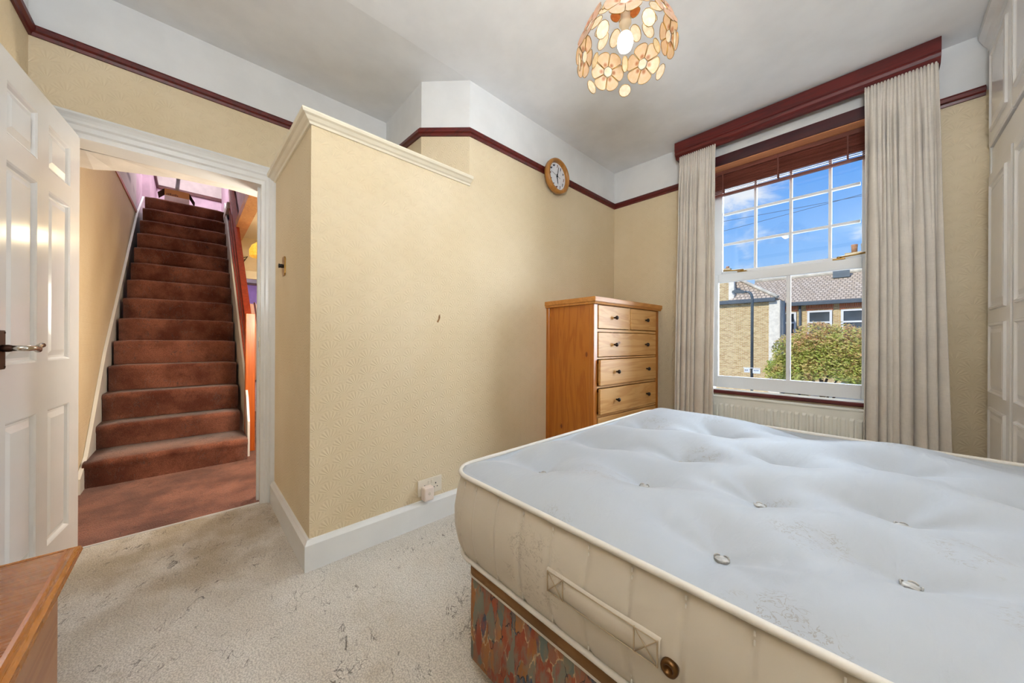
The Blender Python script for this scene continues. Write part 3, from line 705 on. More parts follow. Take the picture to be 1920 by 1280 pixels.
# lower sash
L0, L1 = WX0+.028, WX1-.028; YA = YW+.118
wb('sash_stile', L0, L0+.047, YA, YA+.04, .652, 1.535); wb('sash_stile', L1-.047, L1, YA, YA+.04, .652, 1.535)
wb('meeting_rail', L0+.047, L1-.047, YA, YA+.04, 1.470, 1.535); wb('bottom_rail', L0+.047, L1-.047, YA, YA+.04, .652, .740)
wb('glazing_bar', -.436, -.412, YA+.006, YA+.034, .74, 1.47)
for x0, x1 in ((L0+.047, -.436), (-.412, L1-.047)): wb('pane', x0, x1, YA+.018, YA+.022, .74, 1.47, 'window_glass', 0)
# upper sash, further out
YU = YA+.048
wb('sash_stile', L0, L0+.062, YU, YU+.035, 1.50, 2.29); wb('sash_stile', L1-.05, L1, YU, YU+.035, 1.50, 2.29)
wb('sash_rail', L0+.062, L1-.05, YU, YU+.035, 1.50, 1.562); wb('sash_rail', L0+.062, L1-.05, YU, YU+.035, 2.25, 2.29)
ux0, ux1 = L0+.062, L1-.05; vb_ = [-.628, -.420, -.216]; hb_ = [1.775, 2.014]
for x in vb_: wb('glazing_bar', x-.008, x+.008, YU+.004, YU+.031, 1.562, 2.25, 'upvc', .002)
xe = [ux0]+vb_+[ux1]; ze = [1.562]+hb_+[2.25]
for z in hb_:
    for i in range(4): wb('glazing_bar', xe[i]+.007, xe[i+1]-.007, YU+.005, YU+.030, z-.008, z+.008, 'upvc', .002)
for i in range(4):
    for j in range(3): wb('pane', xe[i]+(.008 if i else 0), xe[i+1]-(.008 if i < 3 else 0), YU+.015, YU+.019, ze[j]+(.008 if j else 0), ze[j+1]-(.008 if j < 2 else 0), 'window_glass', 0)
for x, ln in ((-.70, 1), (-.17, -1)):
    g = G(); ox, oy, oz = (WX0+WX1)/2, YW, WZ0
    g.box(x-.03-ox, x+.03-ox, YA-.004-oy, YA+.03-oy, 1.535-oz, 1.543-oz, .002); g.lathe([(.012, 1.543-oz), (.010, 1.556-oz)], (x-ox, YA+.012-oy, 0), 12)
    g.tube([(x-ox, YA+.012-oy, 1.552-oz), (x+.05*(-ln)-ox, YA-.0-oy, 1.553-oz), (x-.12*ln-ox, YA-.02-oy, 1.556-oz)], [.006, .005, .006], 8); g.build('sash_fastener', 'brass', win)
g = G(); g.lathe([(.006, 0), (.008, .012), (.003, .02)], (L0+.012-(WX0+WX1)/2, YA-.004-YW, 1.12-WZ0), 10, axis='z'); g.build('sash_stop', 'old_bronze', win)
# sill board with a red-brown nosing, and dark lintel board over the blind
g = G(); g.box(WX0-.0, WX1+.0, YW-.015, YW+.13, WZ0, WZ0+.016, .003); g.box(WX0-.02, WX1+.02, YW-.024, YW+.004, WZ0-.006, WZ0+.018, .006, 1); 
o = g.build('trim_10', ['upvc', 'mahogany']); struct(o, 'window sill with a dark red nosing')
g = G(); g.box(WX0-.025, WX1+.025, YW-.012, YW+.001, 2.332, 2.405, .002, 0); g.box(WX0-.0, WX1+.0, YW+.0, YW+.115, 2.3285, 2.3345, 0, 1); struct(g.build('trim_11', ['dark_mahogany', 'bare_soffit_wood']), 'dark wooden lintel board with a bare orange underside')

# venetian blind
bl = thing('venetian_blind', 'dark wooden venetian blind pulled up to the top of the window', 'blind', (-.46, YW+.098, 2.328))
g = G(); g.box(-.455, .455, -.012, .016, -.03, 0, .002); g.build('headrail', 'blind_wood', bl)
rng = random.Random(5)
g = G(); t_ = bmesh.new(); bmesh.ops.create_cube(t_, size=1)
for v in t_.verts: v.co = Vector((v.co.x*.90, v.co.y*.026, v.co.z*.0028))
g.merge(t_); sl0 = None
zq = -.036
for i in range(13):
    gap = .0106
    mw = Matrix.Translation((rng.uniform(-.003, .003), rng.uniform(-.002, .002), zq)) @ Matrix.Rotation(math.radians(62 if i < 10 else 30), 4, 'X') @ Matrix.Rotation(rng.uniform(-.002, .002), 4, 'Y')
    if sl0 is None: sl0 = g.build('slat', 'blind_wood', bl); sl0.matrix_local = mw
    else: inst('slat', sl0, bl, mw)
    zq -= gap
g = G(); g.box(-.452, .452, -.012, .014, zq-.020, zq-.003, .002); g.build('bottom_rail', 'blind_wood', bl)
for x in (-.36, -.02, .33):
    g = G()
    for yy in (-.0155, .0165): g.box(x-.0045, x+.0045, yy, yy+.0012, zq-.002, -.004)
    g.build('ladder_tape', 'blind_tape', bl)
g = G(); g.tube([(.412, -.018, -.02), (.412, -.019, -.6), (.413, -.02, -1.0)], .0016, 6); g.tube([(.421, -.018, -.02), (.420, -.019, -.5), (.4225, -.02, -.96)], .0016, 6); g.build('pull_cord', 'cable', bl)

# radiator
rad = thing('radiator', 'white ribbed radiator beneath the window', 'radiator', (-.46, YW-.055, .09))
g = G(); n = 27; x0, x1 = -.50, .50; hh = .51
fr_ = [g.b.verts.new((x0, .03, 0))]
pts = []
for i in range(n):
    a = x0+.012+(x1-x0-.024)*i/n; dx = (x1-x0-.024)/n
    pts += [(a, 0), (a+dx*.22, -.009), (a+dx*.62, -.009), (a+dx*.84, 0)]
pts.append((x1-.012, 0))
zs_ = [(.0, 0), (.03, 0), (.045, 1), (hh-.06, 1), (hh-.045, 0), (hh, 0)]
grid = [[g.b.verts.new((a, b*f, z)) for a, b in pts] for z, f in zs_]
for A, Bq in zip(grid, grid[1:]):
    for i in range(len(pts)-1): g.b.faces.new((A[i], A[i+1], Bq[i+1], Bq[i]))
g.b.verts.remove(fr_[0]); g.build('front_panel', 'radiator_enamel', rad)
g = G(); g.box(x0, x1, .001, .045, 0.0, hh, .004); g.build('radiator_body', 'radiator_enamel', rad)
g = G(); g.box(x0-.002, x1+.002, -.006, .048, hh-.004, hh+.012, .004); g.build('top_grille', 'radiator_enamel', rad)

# pelmet and curtains
pel = thing('curtain_pelmet', 'dark red stepped wooden pelmet over both curtains', 'pelmet', (-.437, YW, 2.44))
def pprof(g, x0, x1):
    pf_ = [(0, .121), (.142, .121), (.142, .052), (.137, .048), (.137, .044), (.142, .040), (.135, .026), (.122, .014), (.112, .002), (.106, .0), (.09, .0), (.09, .105), (0, .105)]
    g.prism([(-a, b) for a, b in pf_], x0, x1, 'x')
g = G(); pprof(g, -.658, .656); g.build('pelmet_board', 'mahogany', pel)
for x in (-.658, .644):
    g = G(); g.prism([(0, 0), (-.1, 0), (-.1, .11), (0, .11)], x, x+.012, 'x'); g.build('pelmet_end', 'mahogany', pel)
def curtain(name, label, xt0, xt1, xb0, xb1, yc, z0, z1, nf, seed, flip=False):
    r = random.Random(seed); root = thing(name, label, 'curtain', ((xt0+xt1)/2, yc, z0), group=None)
    NS, NT_ = 360, 60; b = bmesh.new(); rows_ = []
    amps = [r.uniform(.65, 1.15) for _ in range(40)]; phs = [r.uniform(-.5, .5) for _ in range(40)]; sk = [r.uniform(-.35, .35) for _ in range(40)]
    for j in range(NT_+1):
        t = j/NT_; z = z1+(z0-z1)*t; row = []
        hd = math.exp(-t/.045)                              # gathered header
        a = .010+.030*min(1, t/.18)*(.8+.2*t)
        for i in range(NS+1):
            s = i/NS
            wp = s+.045*math.sin(2*PI*1.1*s+seed)+.03*math.sin(2*PI*2.3*s+1.7*seed)
            mt = min(1, max(0, (t-.04)/.42)); mt = mt*mt*(3-2*mt)
            u = wp*nf*1.55; k = int(u+40) % 40; u2 = wp*nf+.3+.10*math.sin(3*t+seed); k2 = int(u2+40) % 40
            sx = s + (.22/nf)*math.sin(2*PI*u2+1.2)*mt
            wA = (1-2*abs(math.cos(PI*u))**.75)*amps[k]; wB = (1-2*abs(math.cos(PI*u2))**.62)
            wB *= amps[int(u2+40.5) % 40]
            w_ = wA*.62*(1-mt)+wB*.85*mt
            drift = .012*math.sin(3.1*s+2.2*t+seed)
            y = yc-.002+a*w_*(1-.75*hd)+drift*t+.006*hd*math.sin(2*PI*s*nf*2.6+seed)+.004*math.sin(9*t+14*s+seed)*t
            # soft buckles under the header
            y += .010*math.exp(-((t-.13)/.07)**2)*math.sin(2*PI*u2*1.0+seed+5*t)
            xx = (xt0+(xt1-xt0)*sx)*(1-t)+(xb0+(xb1-xb0)*sx)*t
            row.append(b.verts.new((xx-(xt0+xt1)/2, y-yc, z-z0)))
        rows_.append(row)
    for A, Bq in zip(rows_, rows_[1:]):
        for i in range(NS): b.faces.new((A[i], A[i+1], Bq[i+1], Bq[i])).smooth = True
    me = bpy.data.meshes.new('drape'); b.to_mesh(me); b.free(); me.materials.append(M('curtain_linen'))
    o = bpy.data.objects.new('drape', me); COL.objects.link(o); o.parent = root
    so = o.modifiers.new('thick', 'SOLIDIFY'); so.thickness = .003
    return root
curtain('curtain', 'narrow beige linen curtain hanging left of the window', -1.068, -.815, -1.100, -.822, 2.803, .06, 2.452, 7, 11)
curtain('curtain', 'wide beige linen curtain hanging right of the window', -.052, .212, -.052, .262, 2.803, .06, 2.452, 8, 23)

# ------------------------------------------------------------ fitted wardrobe
wd = thing('fitted_wardrobe', 'white fitted wardrobe with panelled doors beside the window wall', 'wardrobe', (.70, 2.44, 0))
OX, OY = .70, 2.44
def lb(g, x0, x1, y0, y1, z0, z1, bev=.002): g.box(x0-OX, x1-OX, y0-OY, y1-OY, z0, z1, bev)
g = G(); lb(g, .400, XR-.005, 2.03, 2.895, .0, 2.555, .0); g.build('carcass', 'wardrobe_gloss', wd)
g = G(); lb(g, .384, .402, 2.03, 2.898, 1.83, 1.955); lb(g, .380, .402, 2.87, 2.905, .0, 2.5); lb(g, .384, .402, 2.03, 2.898, 0, .09); g.build('fascia', 'wardrobe_gloss', wd)
g = G(); g.prism([(.402-OX, 2.46), (.376-OX, 2.46), (.372-OX, 2.48), (.36-OX, 2.50), (.346-OX, 2.535), (.344-OX, 2.559), (.402-OX, 2.559)], 2.03-OY, 2.905-OY, 'y'); g.build('cornice', 'wardrobe_gloss', wd)
def wdoor(y0, y1, z0, z1, pans, arch=False):
    g = G(); lb(g, .374, .398, y0, y1, z0, z1, .004); d = g.build('wardrobe_door', 'wardrobe_gloss', wd)
    for a0, a1 in pans:
        g = G(); i0 = y0+.058; i1 = y1-.058
        def rg(i, x): return [(x-OX, i0+i-OY, a0+i), (x-OX, i1-i-OY, a0+i), (x-OX, i1-i-OY, a1-i), (x-OX, i0+i-OY, a1-i)]
        rr = [rg(0, .376), rg(.004, .3665), rg(.012, .3655), rg(.018, .372), rg(.030, .3735), rg(.048, .369)]
        vs = [[g.b.verts.new(p) for p in r] for r in rr]
        for A, Bq in zip(vs, vs[1:]):
            for k in range(4): g.b.faces.new((A[k], A[(k+1) % 4], Bq[(k+1) % 4], Bq[k]))
        g.b.faces.new(vs[-1]); g.b.faces.new(vs[0][::-1]); g.build('door_panel', 'wardrobe_gloss', d)
for y0, y1 in ((2.452, 2.872), (2.035, 2.446)): wdoor(y0, y1, 1.965, 2.455, [(2.02, 2.40)])
for y0, y1 in ((2.452, 2.872), (2.035, 2.415)): wdoor(y0, y1, .095, 1.825, [(1.16, 1.77), (.76, 1.10), (.16, .70)])

# ------------------------------------------------------------ bed
bed = thing('divan_base', 'divan bed base covered in orange, red and grey floral print', 'bed base', (.075, 1.285, 0))
hx, hy = .928, .665
def rrect(hx, hy, r, n):
    """rounded rectangle outline, n points per unit arc; returns [(x,y,nx,ny,s)]"""
    pts = []; seg = [(-hx+r, -hy, hx-r, -hy, 0, -1), (hx, -hy+r, hx, hy-r, 1, 0), (hx-r, hy, -hx+r, hy, 0, 1), (-hx, hy-r, -hx, -hy+r, -1, 0)]
    s = 0
    cs = [(hx-r, -hy+r, -PI/2), (hx-r, hy-r, 0), (-hx+r, hy-r, PI/2), (-hx+r, -hy+r, PI)]
    for (x0, y0, x1, y1, nx, ny), (cx, cy, a0) in zip(seg, cs):
        L = math.hypot(x1-x0, y1-y0); m_ = max(2, int(L*n))
        for i in range(m_): f_ = i/m_; pts.append((x0+(x1-x0)*f_, y0+(y1-y0)*f_, nx, ny, s+L*f_))
        s += L; m_ = max(6, int(r*PI/2*n))
        for i in range(m_): a = a0+PI/2*i/m_; pts.append((cx+r*math.cos(a), cy+r*math.sin(a), math.cos(a), math.sin(a), s+r*PI/2*i/m_))
        s += r*PI/2
    return pts
def ringsolid(g, P, rows, mi=None):
    R = []
    for j, (off, z) in enumerate(rows): R.append([g.b.verts.new((x+nx*off, y+ny*off, z)) for x, y, nx, ny, s in P])
    for j, (A, Bq) in enumerate(zip(R, R[1:])):
        for k in range(len(P)):
            f = g.b.faces.new((A[k], A[(k+1) % len(P)], Bq[(k+1) % len(P)], Bq[k])); f.smooth = True
            if mi: f.material_index = mi[j]
    return R
P = rrect(hx, hy, .03, 40)
g = G(); R = ringsolid(g, P, [(-.004, .045), (0, .05), (0.001, .18), (0, .290), (-.003, .296)]); g.b.faces.new(R[0][::-1]); g.b.faces.new(R[-1]); g.build('base_box', 'divan_print', bed)
g = G(); R = ringsolid(g, P, [(-.004, .296), (.001, .299), (.002, .315), (.001, .330), (-.012, .340)]); g.b.faces.new(R[0][::-1]); g.b.faces.new(R[-1]); bo = g.build('top_border', 'divan_border', bed); bo['label'] = 'plain brown border along the top of the base'
g = G(); R = ringsolid(g, P, [(.001, .294), (.005, .297), (.001, .300)]); g.build('seam_piping', 'piping', bed)
for sx in (-1, 1):
    for sy in (-1, 1):
        g = G(); g.lathe([(.016, 0), (.022, .006), (.022, .03), (.012, .034), (.012, .05)], (sx*(hx-.12), sy*(hy-.12), 0), 12); g.build('castor', 'black_plastic', bed)

mat_ = thing('mattress', 'cream buttoned double mattress with faint floral print lying on the divan', 'mattress', (.056, 1.280, .352))
MX, MY, MR, MT = .955, .690, .085, .252         # half sizes, corner radius, thickness
cols_ = [(-.725, (.82, 1.154, 1.512)), (-.462, (.965, 1.24, 1.637)), (-.205, (.755, 1.074, 1.439, 1.834)), (.042, (.906, 1.198, 1.602)), (.30, (.76, 1.09, 1.45, 1.83)), (.56, (.93, 1.25, 1.63)), (.81, (.78, 1.10, 1.47, 1.82))]
BT = [(x-.056, y-1.280) for x, ys in cols_ for y in ys]
rng = random.Random(9)
BA = [(rng.uniform(0, PI), rng.uniform(0, PI)) for _ in BT]
def mtop(x, y):
    e = min(MX-abs(x), MY-abs(y)); e = max(0.0, e)
    q = min(1, e/.20); h = MT+.054*(1-(1-q)**2.2)
    d = 0
    for (bx, by), (a1, a2) in zip(BT, BA):
        ddx, ddy = x-bx, y-by; r = math.hypot(ddx, ddy)
        if r > .36: continue
        an = math.atan2(ddy, ddx)
        d += .066*math.exp(-r/.05)+.042*math.exp(-(r/.13)**2)
        # radiating creases and valleys towards neighbours
        cr = max(0, math.cos(an-a1))**14+max(0, math.cos(an-a1-2.3))**14+.7*max(0, math.cos(an-a2-4.2))**22
        d += .008*cr*math.exp(-((r-.06)/.09)**2)
        d += .016*(abs(math.cos(an-.12))**14)*math.exp(-((r-.09)/.13)**2)
    h -= .110*math.tanh(d/.110)
    h += .0025*math.sin(9*x+4*y)*math.sin(5*y-3*x)+.0016*math.sin(46*y-9*x+2.5*math.sin(5*x))*max(0, math.sin(4.3*x+6*y))**2
    return h
g = G(); NX, NY = 230, 170; grid = []
for i in range(NX+1):
    row = []
    for j in range(NY+1):
        x = -MX+2*MX*i/NX; y = -MY+2*MY*j/NY
        ax, ay = abs(x)-(MX-MR), abs(y)-(MY-MR)
        if ax > 0 and ay > 0:
            m_ = max(ax, ay); l_ = math.hypot(ax, ay); x2 = math.copysign(MX-MR+ax/l_*m_, x); y2 = math.copysign(MY-MR+ay/l_*m_, y)
        else: x2, y2 = x, y
        if 0 < i < NX and 0 < j < NY: z = mtop(x2, y2)
        else: z = MT
        row.append(g.b.verts.new((x2, y2, z)))
    grid.append(row)
for i in range(NX):
    for j in range(NY): g.b.faces.new((grid[i][j], grid[i+1][j], grid[i+1][j+1], grid[i][j+1])).smooth = True
g.build('top_panel', 'damask_top', mat_, True)
# quilted border: stitched vertical creases
P = rrect(MX, MY, MR, 260); per = P[-1][4]
step = .0925
g = G(); R = []
prof_ = [(-.030, .004), (-.006, .016), (.010, .05), (.021, .10), (.022, .15), (.014, .20), (.004, .235), (0, MT-.004)]
for j, (off, z) in enumerate(prof_):
    ring = []
    for x, y, nx, ny, s in P:
        ds = abs((s % step)-step/2); q = .0045*math.exp(-(ds/.006)**2)*(1 if 0 < j < 7 else 0)
        o_ = off-q; ring.append(g.b.verts.new((x+nx*o_, y+ny*o_, z)))
    R.append(ring)
for A, Bq in zip(R, R[1:]):
    for k in range(len(P)): g.b.faces.new((A[k], A[(k+1) % len(P)], Bq[(k+1) % len(P)], Bq[k])).smooth = True
g.b.faces.new(R[0][::-1]); g.build('side_border', 'damask_side', mat_)
# stitches along each crease
g = G()
for x, y, nx, ny, s in P[::1]: pass
k = 0
import bisect
S_ = [p[4] for p in P]
def at_s(s): return P[min(len(P)-1, bisect.bisect_left(S_, s % per))]
s = step/2
while s < per:
    x, y, nx, ny, _ = at_s(s)
    if ny < -.5 or nx < -.5:
        for q in range(16):
            z = .03+q*.0135; off = .0145 if .08 < z < .19 else .0075
            tx, ty = -ny, nx; px, py = x+nx*(off-.003), y+ny*(off-.003)
            g.box(px-.0012, px+.0012, py-.0012, py+.0012, z, z+.007)
    s += step
so = g.build('stitching', 'piping', mat_); so['kind'] = 'stuff'
def piping(z, off):
    pts = [(x+nx*off, y+ny*off, z) for x, y, nx, ny, s in rrect(MX, MY, MR, 60)]
    g = G(); n = 8; R = []
    for (x, y, z_), (_, _, nx, ny, s) in zip(pts, rrect(MX, MY, MR, 60)):
        R.append([g.b.verts.new((x+nx*0.0068*math.cos(2*PI*k/n), y+ny*0.0068*math.cos(2*PI*k/n), z_+0.0068*math.sin(2*PI*k/n))) for k in range(n)])
    for i in range(len(R)):
        A, Bq = R[i], R[(i+1) % len(R)]
        for k in range(n): g.b.faces.new((A[k], A[(k+1) % n], Bq[(k+1) % n], Bq[k])).smooth = True
    g.build('piping', 'piping', mat_)
piping(MT+.002, .004); piping(.012, -.004)
bt0 = None
for (x, y) in BT:
    g_ = mtop(x, y)
    if bt0 is None:
        g = G(); g.lathe([(.0, -.004), (.014, -.003), (.017, .001), (.012, .004), (.0, .0045)], n=14)
        for a in (0, 1.6, 3.3, 4.7): g.tube([(.016*math.cos(a+k*.35), .016*math.sin(a+k*.35), .003+.003*math.sin(k*1.1)) for k in range(4)], .0018, 5)
        bt0 = g.build('button', 'silver_tuft', mat_, True); bt0.matrix_local = Matrix.Translation((x, y, g_+.009)) @ Matrix.Scale(.82, 4)
    else: inst('button', bt0, mat_, Matrix.Translation((x, y, g_+.009)) @ Matrix.Rotation(rng.uniform(0, 6), 4, 'Z') @ Matrix.Scale(.82, 4))
# handle strap and vent on the near side (local -y)
hx0, hx1, hz = -.544, -.298, .134
g = G(); yb = -MY-.0205
n = 24; R = []
for i in range(n+1):
    f_ = i/n; x = hx0+(hx1-hx0)*f_; bow = .002*math.sin(PI*min(1, max(0, (f_-.15)/.7)))
    R.append([g.b.verts.new((x, yb-bow-c, hz+zq)) for c, zq in ((0, -.026), (.004, -.024), (.0052, 0), (.004, .024), (0, .026))])
for A, Bq in zip(R, R[1:]):
    for k in range(4): g.b.faces.new((A[k], A[k+1], Bq[k+1], Bq[k])).smooth = True
ho = g.build('strap_handle', 'damask_side', mat_); ho['label'] = 'stitched fabric carrying handle'
g = G()
for xa in (hx0+.004, hx0+.045, hx1-.045, hx1-.004): g.box(xa-.001, xa+.001, yb-.0075, yb-.0045, hz-.022, hz+.022)
for x0 in (hx0+.004, hx1-.045):
    g.tube([(x0, yb-.0065, hz-.022), (x0+.041, yb-.0065, hz+.022)], .001, 5); g.tube([(x0, yb-.0065, hz+.022), (x0+.041, yb-.0065, hz-.022)], .001, 5)
for zq in (-.021, .021): g.tube([(hx0+.004, yb-.0065, hz+zq), (hx1-.004, yb-.0065, hz+zq)], .001, 5)
g.build('stitching', 'stitch_tan', ho)['kind'] = 'stuff'
g = G(); g.lathe([(.006, -.004), (.0065, -.008), (.010, -.010), (.013, -.008), (.014, -.002), (.013, .004)], (hx1+.015, yb-.001, hz-.010), 20, axis='y'); g.lathe([(.0, -.003), (.0065, -.003)], (hx1+.015, yb-.001, hz-.010), 12, axis='y')
vo = g.build('air_vent', 'bronze_button', mat_, True); vo['label'] = 'round brass air vent'

# ------------------------------------------------------------ chest of drawers
ch = thing('chest_of_drawers', 'tall pine chest of drawers in the corner beside the window', 'chest of drawers', (-1.715, 1.952, 0), (0, 0, math.radians(-3.6)))
# local: +x depth out of the wall, +y width along the wall
CW, CD, CH = .845, .455, 1.297
g = G(); g.box(.0, CD+.018, -.02, CW+.02, CH-.032, CH, .006, 0, 2); g.prism([(.0, CH-.046), (CD+.008, CH-.046), (CD+.014, CH-.032), (.0, CH-.032)], -.012, CW+.012, 'y'); g.build('top_board', 'pine_top', ch)
for y in (0.0, CW-.04):
    for x in (.006, CD-.042):
        g = G(); g.box(x, x+.036, y, y+.04, 0, CH-.046, .003); g.build('corner_post', 'pine_z', ch)
for y in (.008, CW-.022):
    g = G(); g.box(.042, CD-.042, y, y+.014, .14, CH-.046); g.build('side_panel', 'pine_z', ch)
g = G(); g.box(.008, .016, .04, CW-.04, .14, CH-.046); g.build('back_panel', 'pine_z', ch)
zrow = [(1.088, 1.248), (.898, 1.066), (.708, .884), (.516, .690), (.322, .498)]
g = G(); 
for za, zb in ((1.248, CH-.046), (1.066, 1.088), (.884, .898), (.690, .708), (.498, .516), (.24, .322)): g.box(CD-.03, CD-.008, .04, CW-.04, za+.002, zb-.002)
g.box(CD-.03, CD-.008, CW/2-.012, CW/2+.012, 1.088, 1.25); g.build('front_rails', 'pine_y', ch)
g = G(); g.prism([(.04, .24), (CW-.04, .24), (CW-.04, .15), (CW-.09, .17), (CW-.16, .20), (CW/2, .205), (.16, .20), (.09, .17), (.04, .15)], CD-.026, CD-.008, 'x'); g.build('plinth_rail', 'pine_y', ch)
def drawer(y0, y1, z0, z1, ks, out=0.0, skew=0.0):
    d = bpy.data.objects.new('drawer', None); COL.objects.link(d); d.parent = ch; d.location = (CD-.012+out, y1, z0); d.rotation_euler = (0, 0, skew); d.empty_display_size = .03
    w_ = y1-y0
    g = G(); g.box(-.008, .010, -w_+.003, -.003, .003, z1-z0-.003, .002); f = g.build('drawer_front', 'pine_y', d)
    g = G(); g.box(-.38, -.008, -w_+.02, -w_+.032, .015, z1-z0-.03); g.box(-.38, -.008, -.032, -.02, .015, z1-z0-.03); g.box(-.38, -.008, -w_+.02, -.02, .015, .022); g.build('drawer_box', 'pine_z', d)
    for k in ks:
        g = G(); g.lathe([(.006, .008), (.006, .020), (.0125, .026), (.0145, .033), (.010, .039), (.002, .041)], (.0, k-y1, (z1-z0)/2), 14, axis='x'); ko = g.build('knob', 'dark_knob', d, True); ko['label'] = 'small dark metal knob'
    return d
drawer(.043, CW/2-.012, *zrow[0], [.225]); drawer(CW/2+.012, CW-.043, *zrow[0], [CW-.205])
drawer(.043, CW-.043, *zrow[1], [.225, CW-.205])
drawer(.043, CW-.043, *zrow[2], [.235, CW-.195], .002, math.radians(1.1)); drawer(.043, CW-.043, *zrow[3], [.235, CW-.195], .002, math.radians(1.1))
drawer(.043, CW-.043, *zrow[4], [.235, CW-.195])

# ------------------------------------------------------------ bedside cabinet at the left edge
nt_ = thing('bedside_cabinet', 'low orange pine bedside cabinet with a moulded top edge by the door', 'cabinet', (-1.12, -.36, 0))
def tb(a, b, dz): return [(a, dz[0]), (b, dz[1])]
g = G()
ed = [(0.0, .424), (.012, .418), (.022, .424), (.027, .434), (.024, .444), (.016, .4475), (.010, .4455), (.006, .4485), (.0, .450)]
# top slab with moulded edge on +y, -x and +x
X0, X1, Y0, Y1 = -.325, .325, -.16, .125
g.sweep([(X0, Y0, 0), (X0, Y1, 0), (X1, Y1, 0), (X1, Y0, 0)], [(a, z) for a, z in ed]); g.build('top_moulding', 'night_edge', nt_)
g = G(); g.box(X0, X1, Y0, Y1, .424, .449); g.build('top_board', 'night_top', nt_)
g = G(); g.box(X0+.035, X1-.035, Y0+.0, Y1-.004, .06, .424, .002); g.build('cabinet_body', 'night_body', nt_)
g = G(); g.sweep([(X0+.035, Y0, 0), (X0+.035, Y1-.004, 0), (X1-.035, Y1-.004, 0), (X1-.035, Y0, 0)], [(0, 0), (.022, 0), (.024, .05), (.018, .066), (.008, .076), (0, .078)]); g.build('plinth', 'night_edge', nt_)

# ------------------------------------------------------------ pendant shell lamp
SH = thing('shell_pendant_lamp', 'capiz shell flower dome lampshade hanging from the ceiling, bulb lit', 'lamp', (-.708, 1.29, 2.172))
RD = .176
def petal_mesh(name, mat, r0=.016, r1=.061, n=6):
    g = G(); hw = PI/n*.93; pts = []
    pts.append((-math.tan(hw)*r0*1.0, r0)); 
    wl = math.tan(hw)*.046
    pts.append((-wl, .046))
    for k in range(1, 8):
        a = PI-PI*k/8; pts.append((wl*math.cos(a)*1.0, .046+(r1-.046)*math.sin(a)))
    pts.append((wl, .046)); pts.append((math.tan(hw)*r0, r0))
    cz = lambda x, y: .004-1.6*((y-.038)**2)-2.0*x*x
    c = g.b.verts.new((0, .036, cz(0, .036)+.003)); V = [g.b.verts.new((x, y, cz(x, y))) for x, y in pts]
    for i in range(len(V)): g.b.faces.new((c, V[i], V[(i+1) % len(V)])).smooth = True
    me = bpy.data.meshes.new(name); bmesh.ops.recalc_face_normals(g.b, faces=g.b.faces); g.b.to_mesh(me); g.b.free(); me.materials.append(M(mat)); return me, pts
PC, ppts = petal_mesh('petal', 'capiz_cream'); PO, _ = petal_mesh('petal_orange', 'capiz_orange')
def disc_mesh(name, a, b, mat):
    g = G(); c = g.b.verts.new((0, 0, .003)); V = [g.b.verts.new((a*math.cos(2*PI*k/18), b*math.sin(2*PI*k/18), 0)) for k in range(18)]
    for i in range(18): g.b.faces.new((c, V[i], V[(i+1) % 18])).smooth = True
    me = bpy.data.meshes.new(name); g.b.to_mesh(me); g.b.free(); me.materials.append(M(mat)); return me
HX = disc_mesh('flower_centre', .0145, .0145, 'capiz_pearl'); OV = disc_mesh('oval', .021, .033, 'capiz_pearl'); DS = disc_mesh('disc', .026, .031, 'capiz_pearl'); OV2 = disc_mesh('narrow_oval', .013, .030, 'capiz_cream_plain')
wire = G()
def frame_at(th, ph, rad, zoff, tilt=0.0):
    """tangent frame on the dome: local z outwards, local y towards the top"""
    n_ = Vector((math.sin(th)*math.cos(ph), math.sin(th)*math.sin(ph), math.cos(th)))
    p = n_*rad; p.z += zoff
    nt2 = Vector((math.sin(th+tilt)*math.cos(ph), math.sin(th+tilt)*math.sin(ph), math.cos(th+tilt)))
    e = Vector((-math.sin(ph), math.cos(ph), 0)); u_ = nt2.cross(e)
    return Matrix(((e.x, u_.x, nt2.x, p.x), (e.y, u_.y, nt2.y, p.y), (e.z, u_.z, nt2.z, p.z), (0, 0, 0, 1)))
def outline(mw, pts, z=.002): wire.tube([mw @ Vector((x, y, z)) for x, y in pts+[pts[0]]], .0013, 4)
def flower(mw, me, a0=0.0, scale=1.0):
    for k in range(6):
        q = mw @ Matrix.Rotation(a0+k*PI/3, 4, 'Z') @ Matrix.Scale(scale, 4)
        inst('petal', me, SH, q); outline(q, ppts)
    inst('flower_centre', HX, SH, mw @ Matrix.Scale(scale, 4))
def oval(mw, me, a, b):
    inst('shell_disc', me, SH, mw); outline(mw, [(a*math.cos(2*PI*k/12), b*math.sin(2*PI*k/12)) for k in range(12)], 0)
flower(frame_at(0.0001, 0, RD+.004, 0), PO, 0, 1.0)
for k in range(7):
    ph = -1.068+2*PI*k/7
    flower(frame_at(math.radians(70), ph, RD+.004, 0), PC, 0 if k % 2 else .52, 1.24)
    oval(frame_at(math.radians(40), ph+PI/7, RD+.006, 0), OV, .021, .033)
    oval(frame_at(math.radians(33), ph, RD+.004, 0), OV, .021, .033)
    oval(frame_at(math.radians(62), ph+PI/7, RD+.009, 0), OV2, .013, .030)
    oval(frame_at(math.radians(96), ph+PI/7, RD+.008, 0), DS, .026, .031)
wo = wire.build('wire_frame', 'brass', SH); 
g = G(); g.tube([(0, 0, .405), (0, 0, .155)], .0035, 8); g.build('flex', 'piping', SH)
g = G(); g.lathe([(.0, .405), (.045, .404), (.043, .392), (.02, .382), (.006, .375)], n=20); g.build('ceiling_rose', 'white_gloss', SH, True)
g = G(); g.lathe([(.006, .175), (.019, .172), (.019, .135), (.024, .132), (.024, .122), (.016, .118), (.014, .10), (.022, .082)], n=18); g.build('lamp_holder', 'cream_gloss', SH, True)
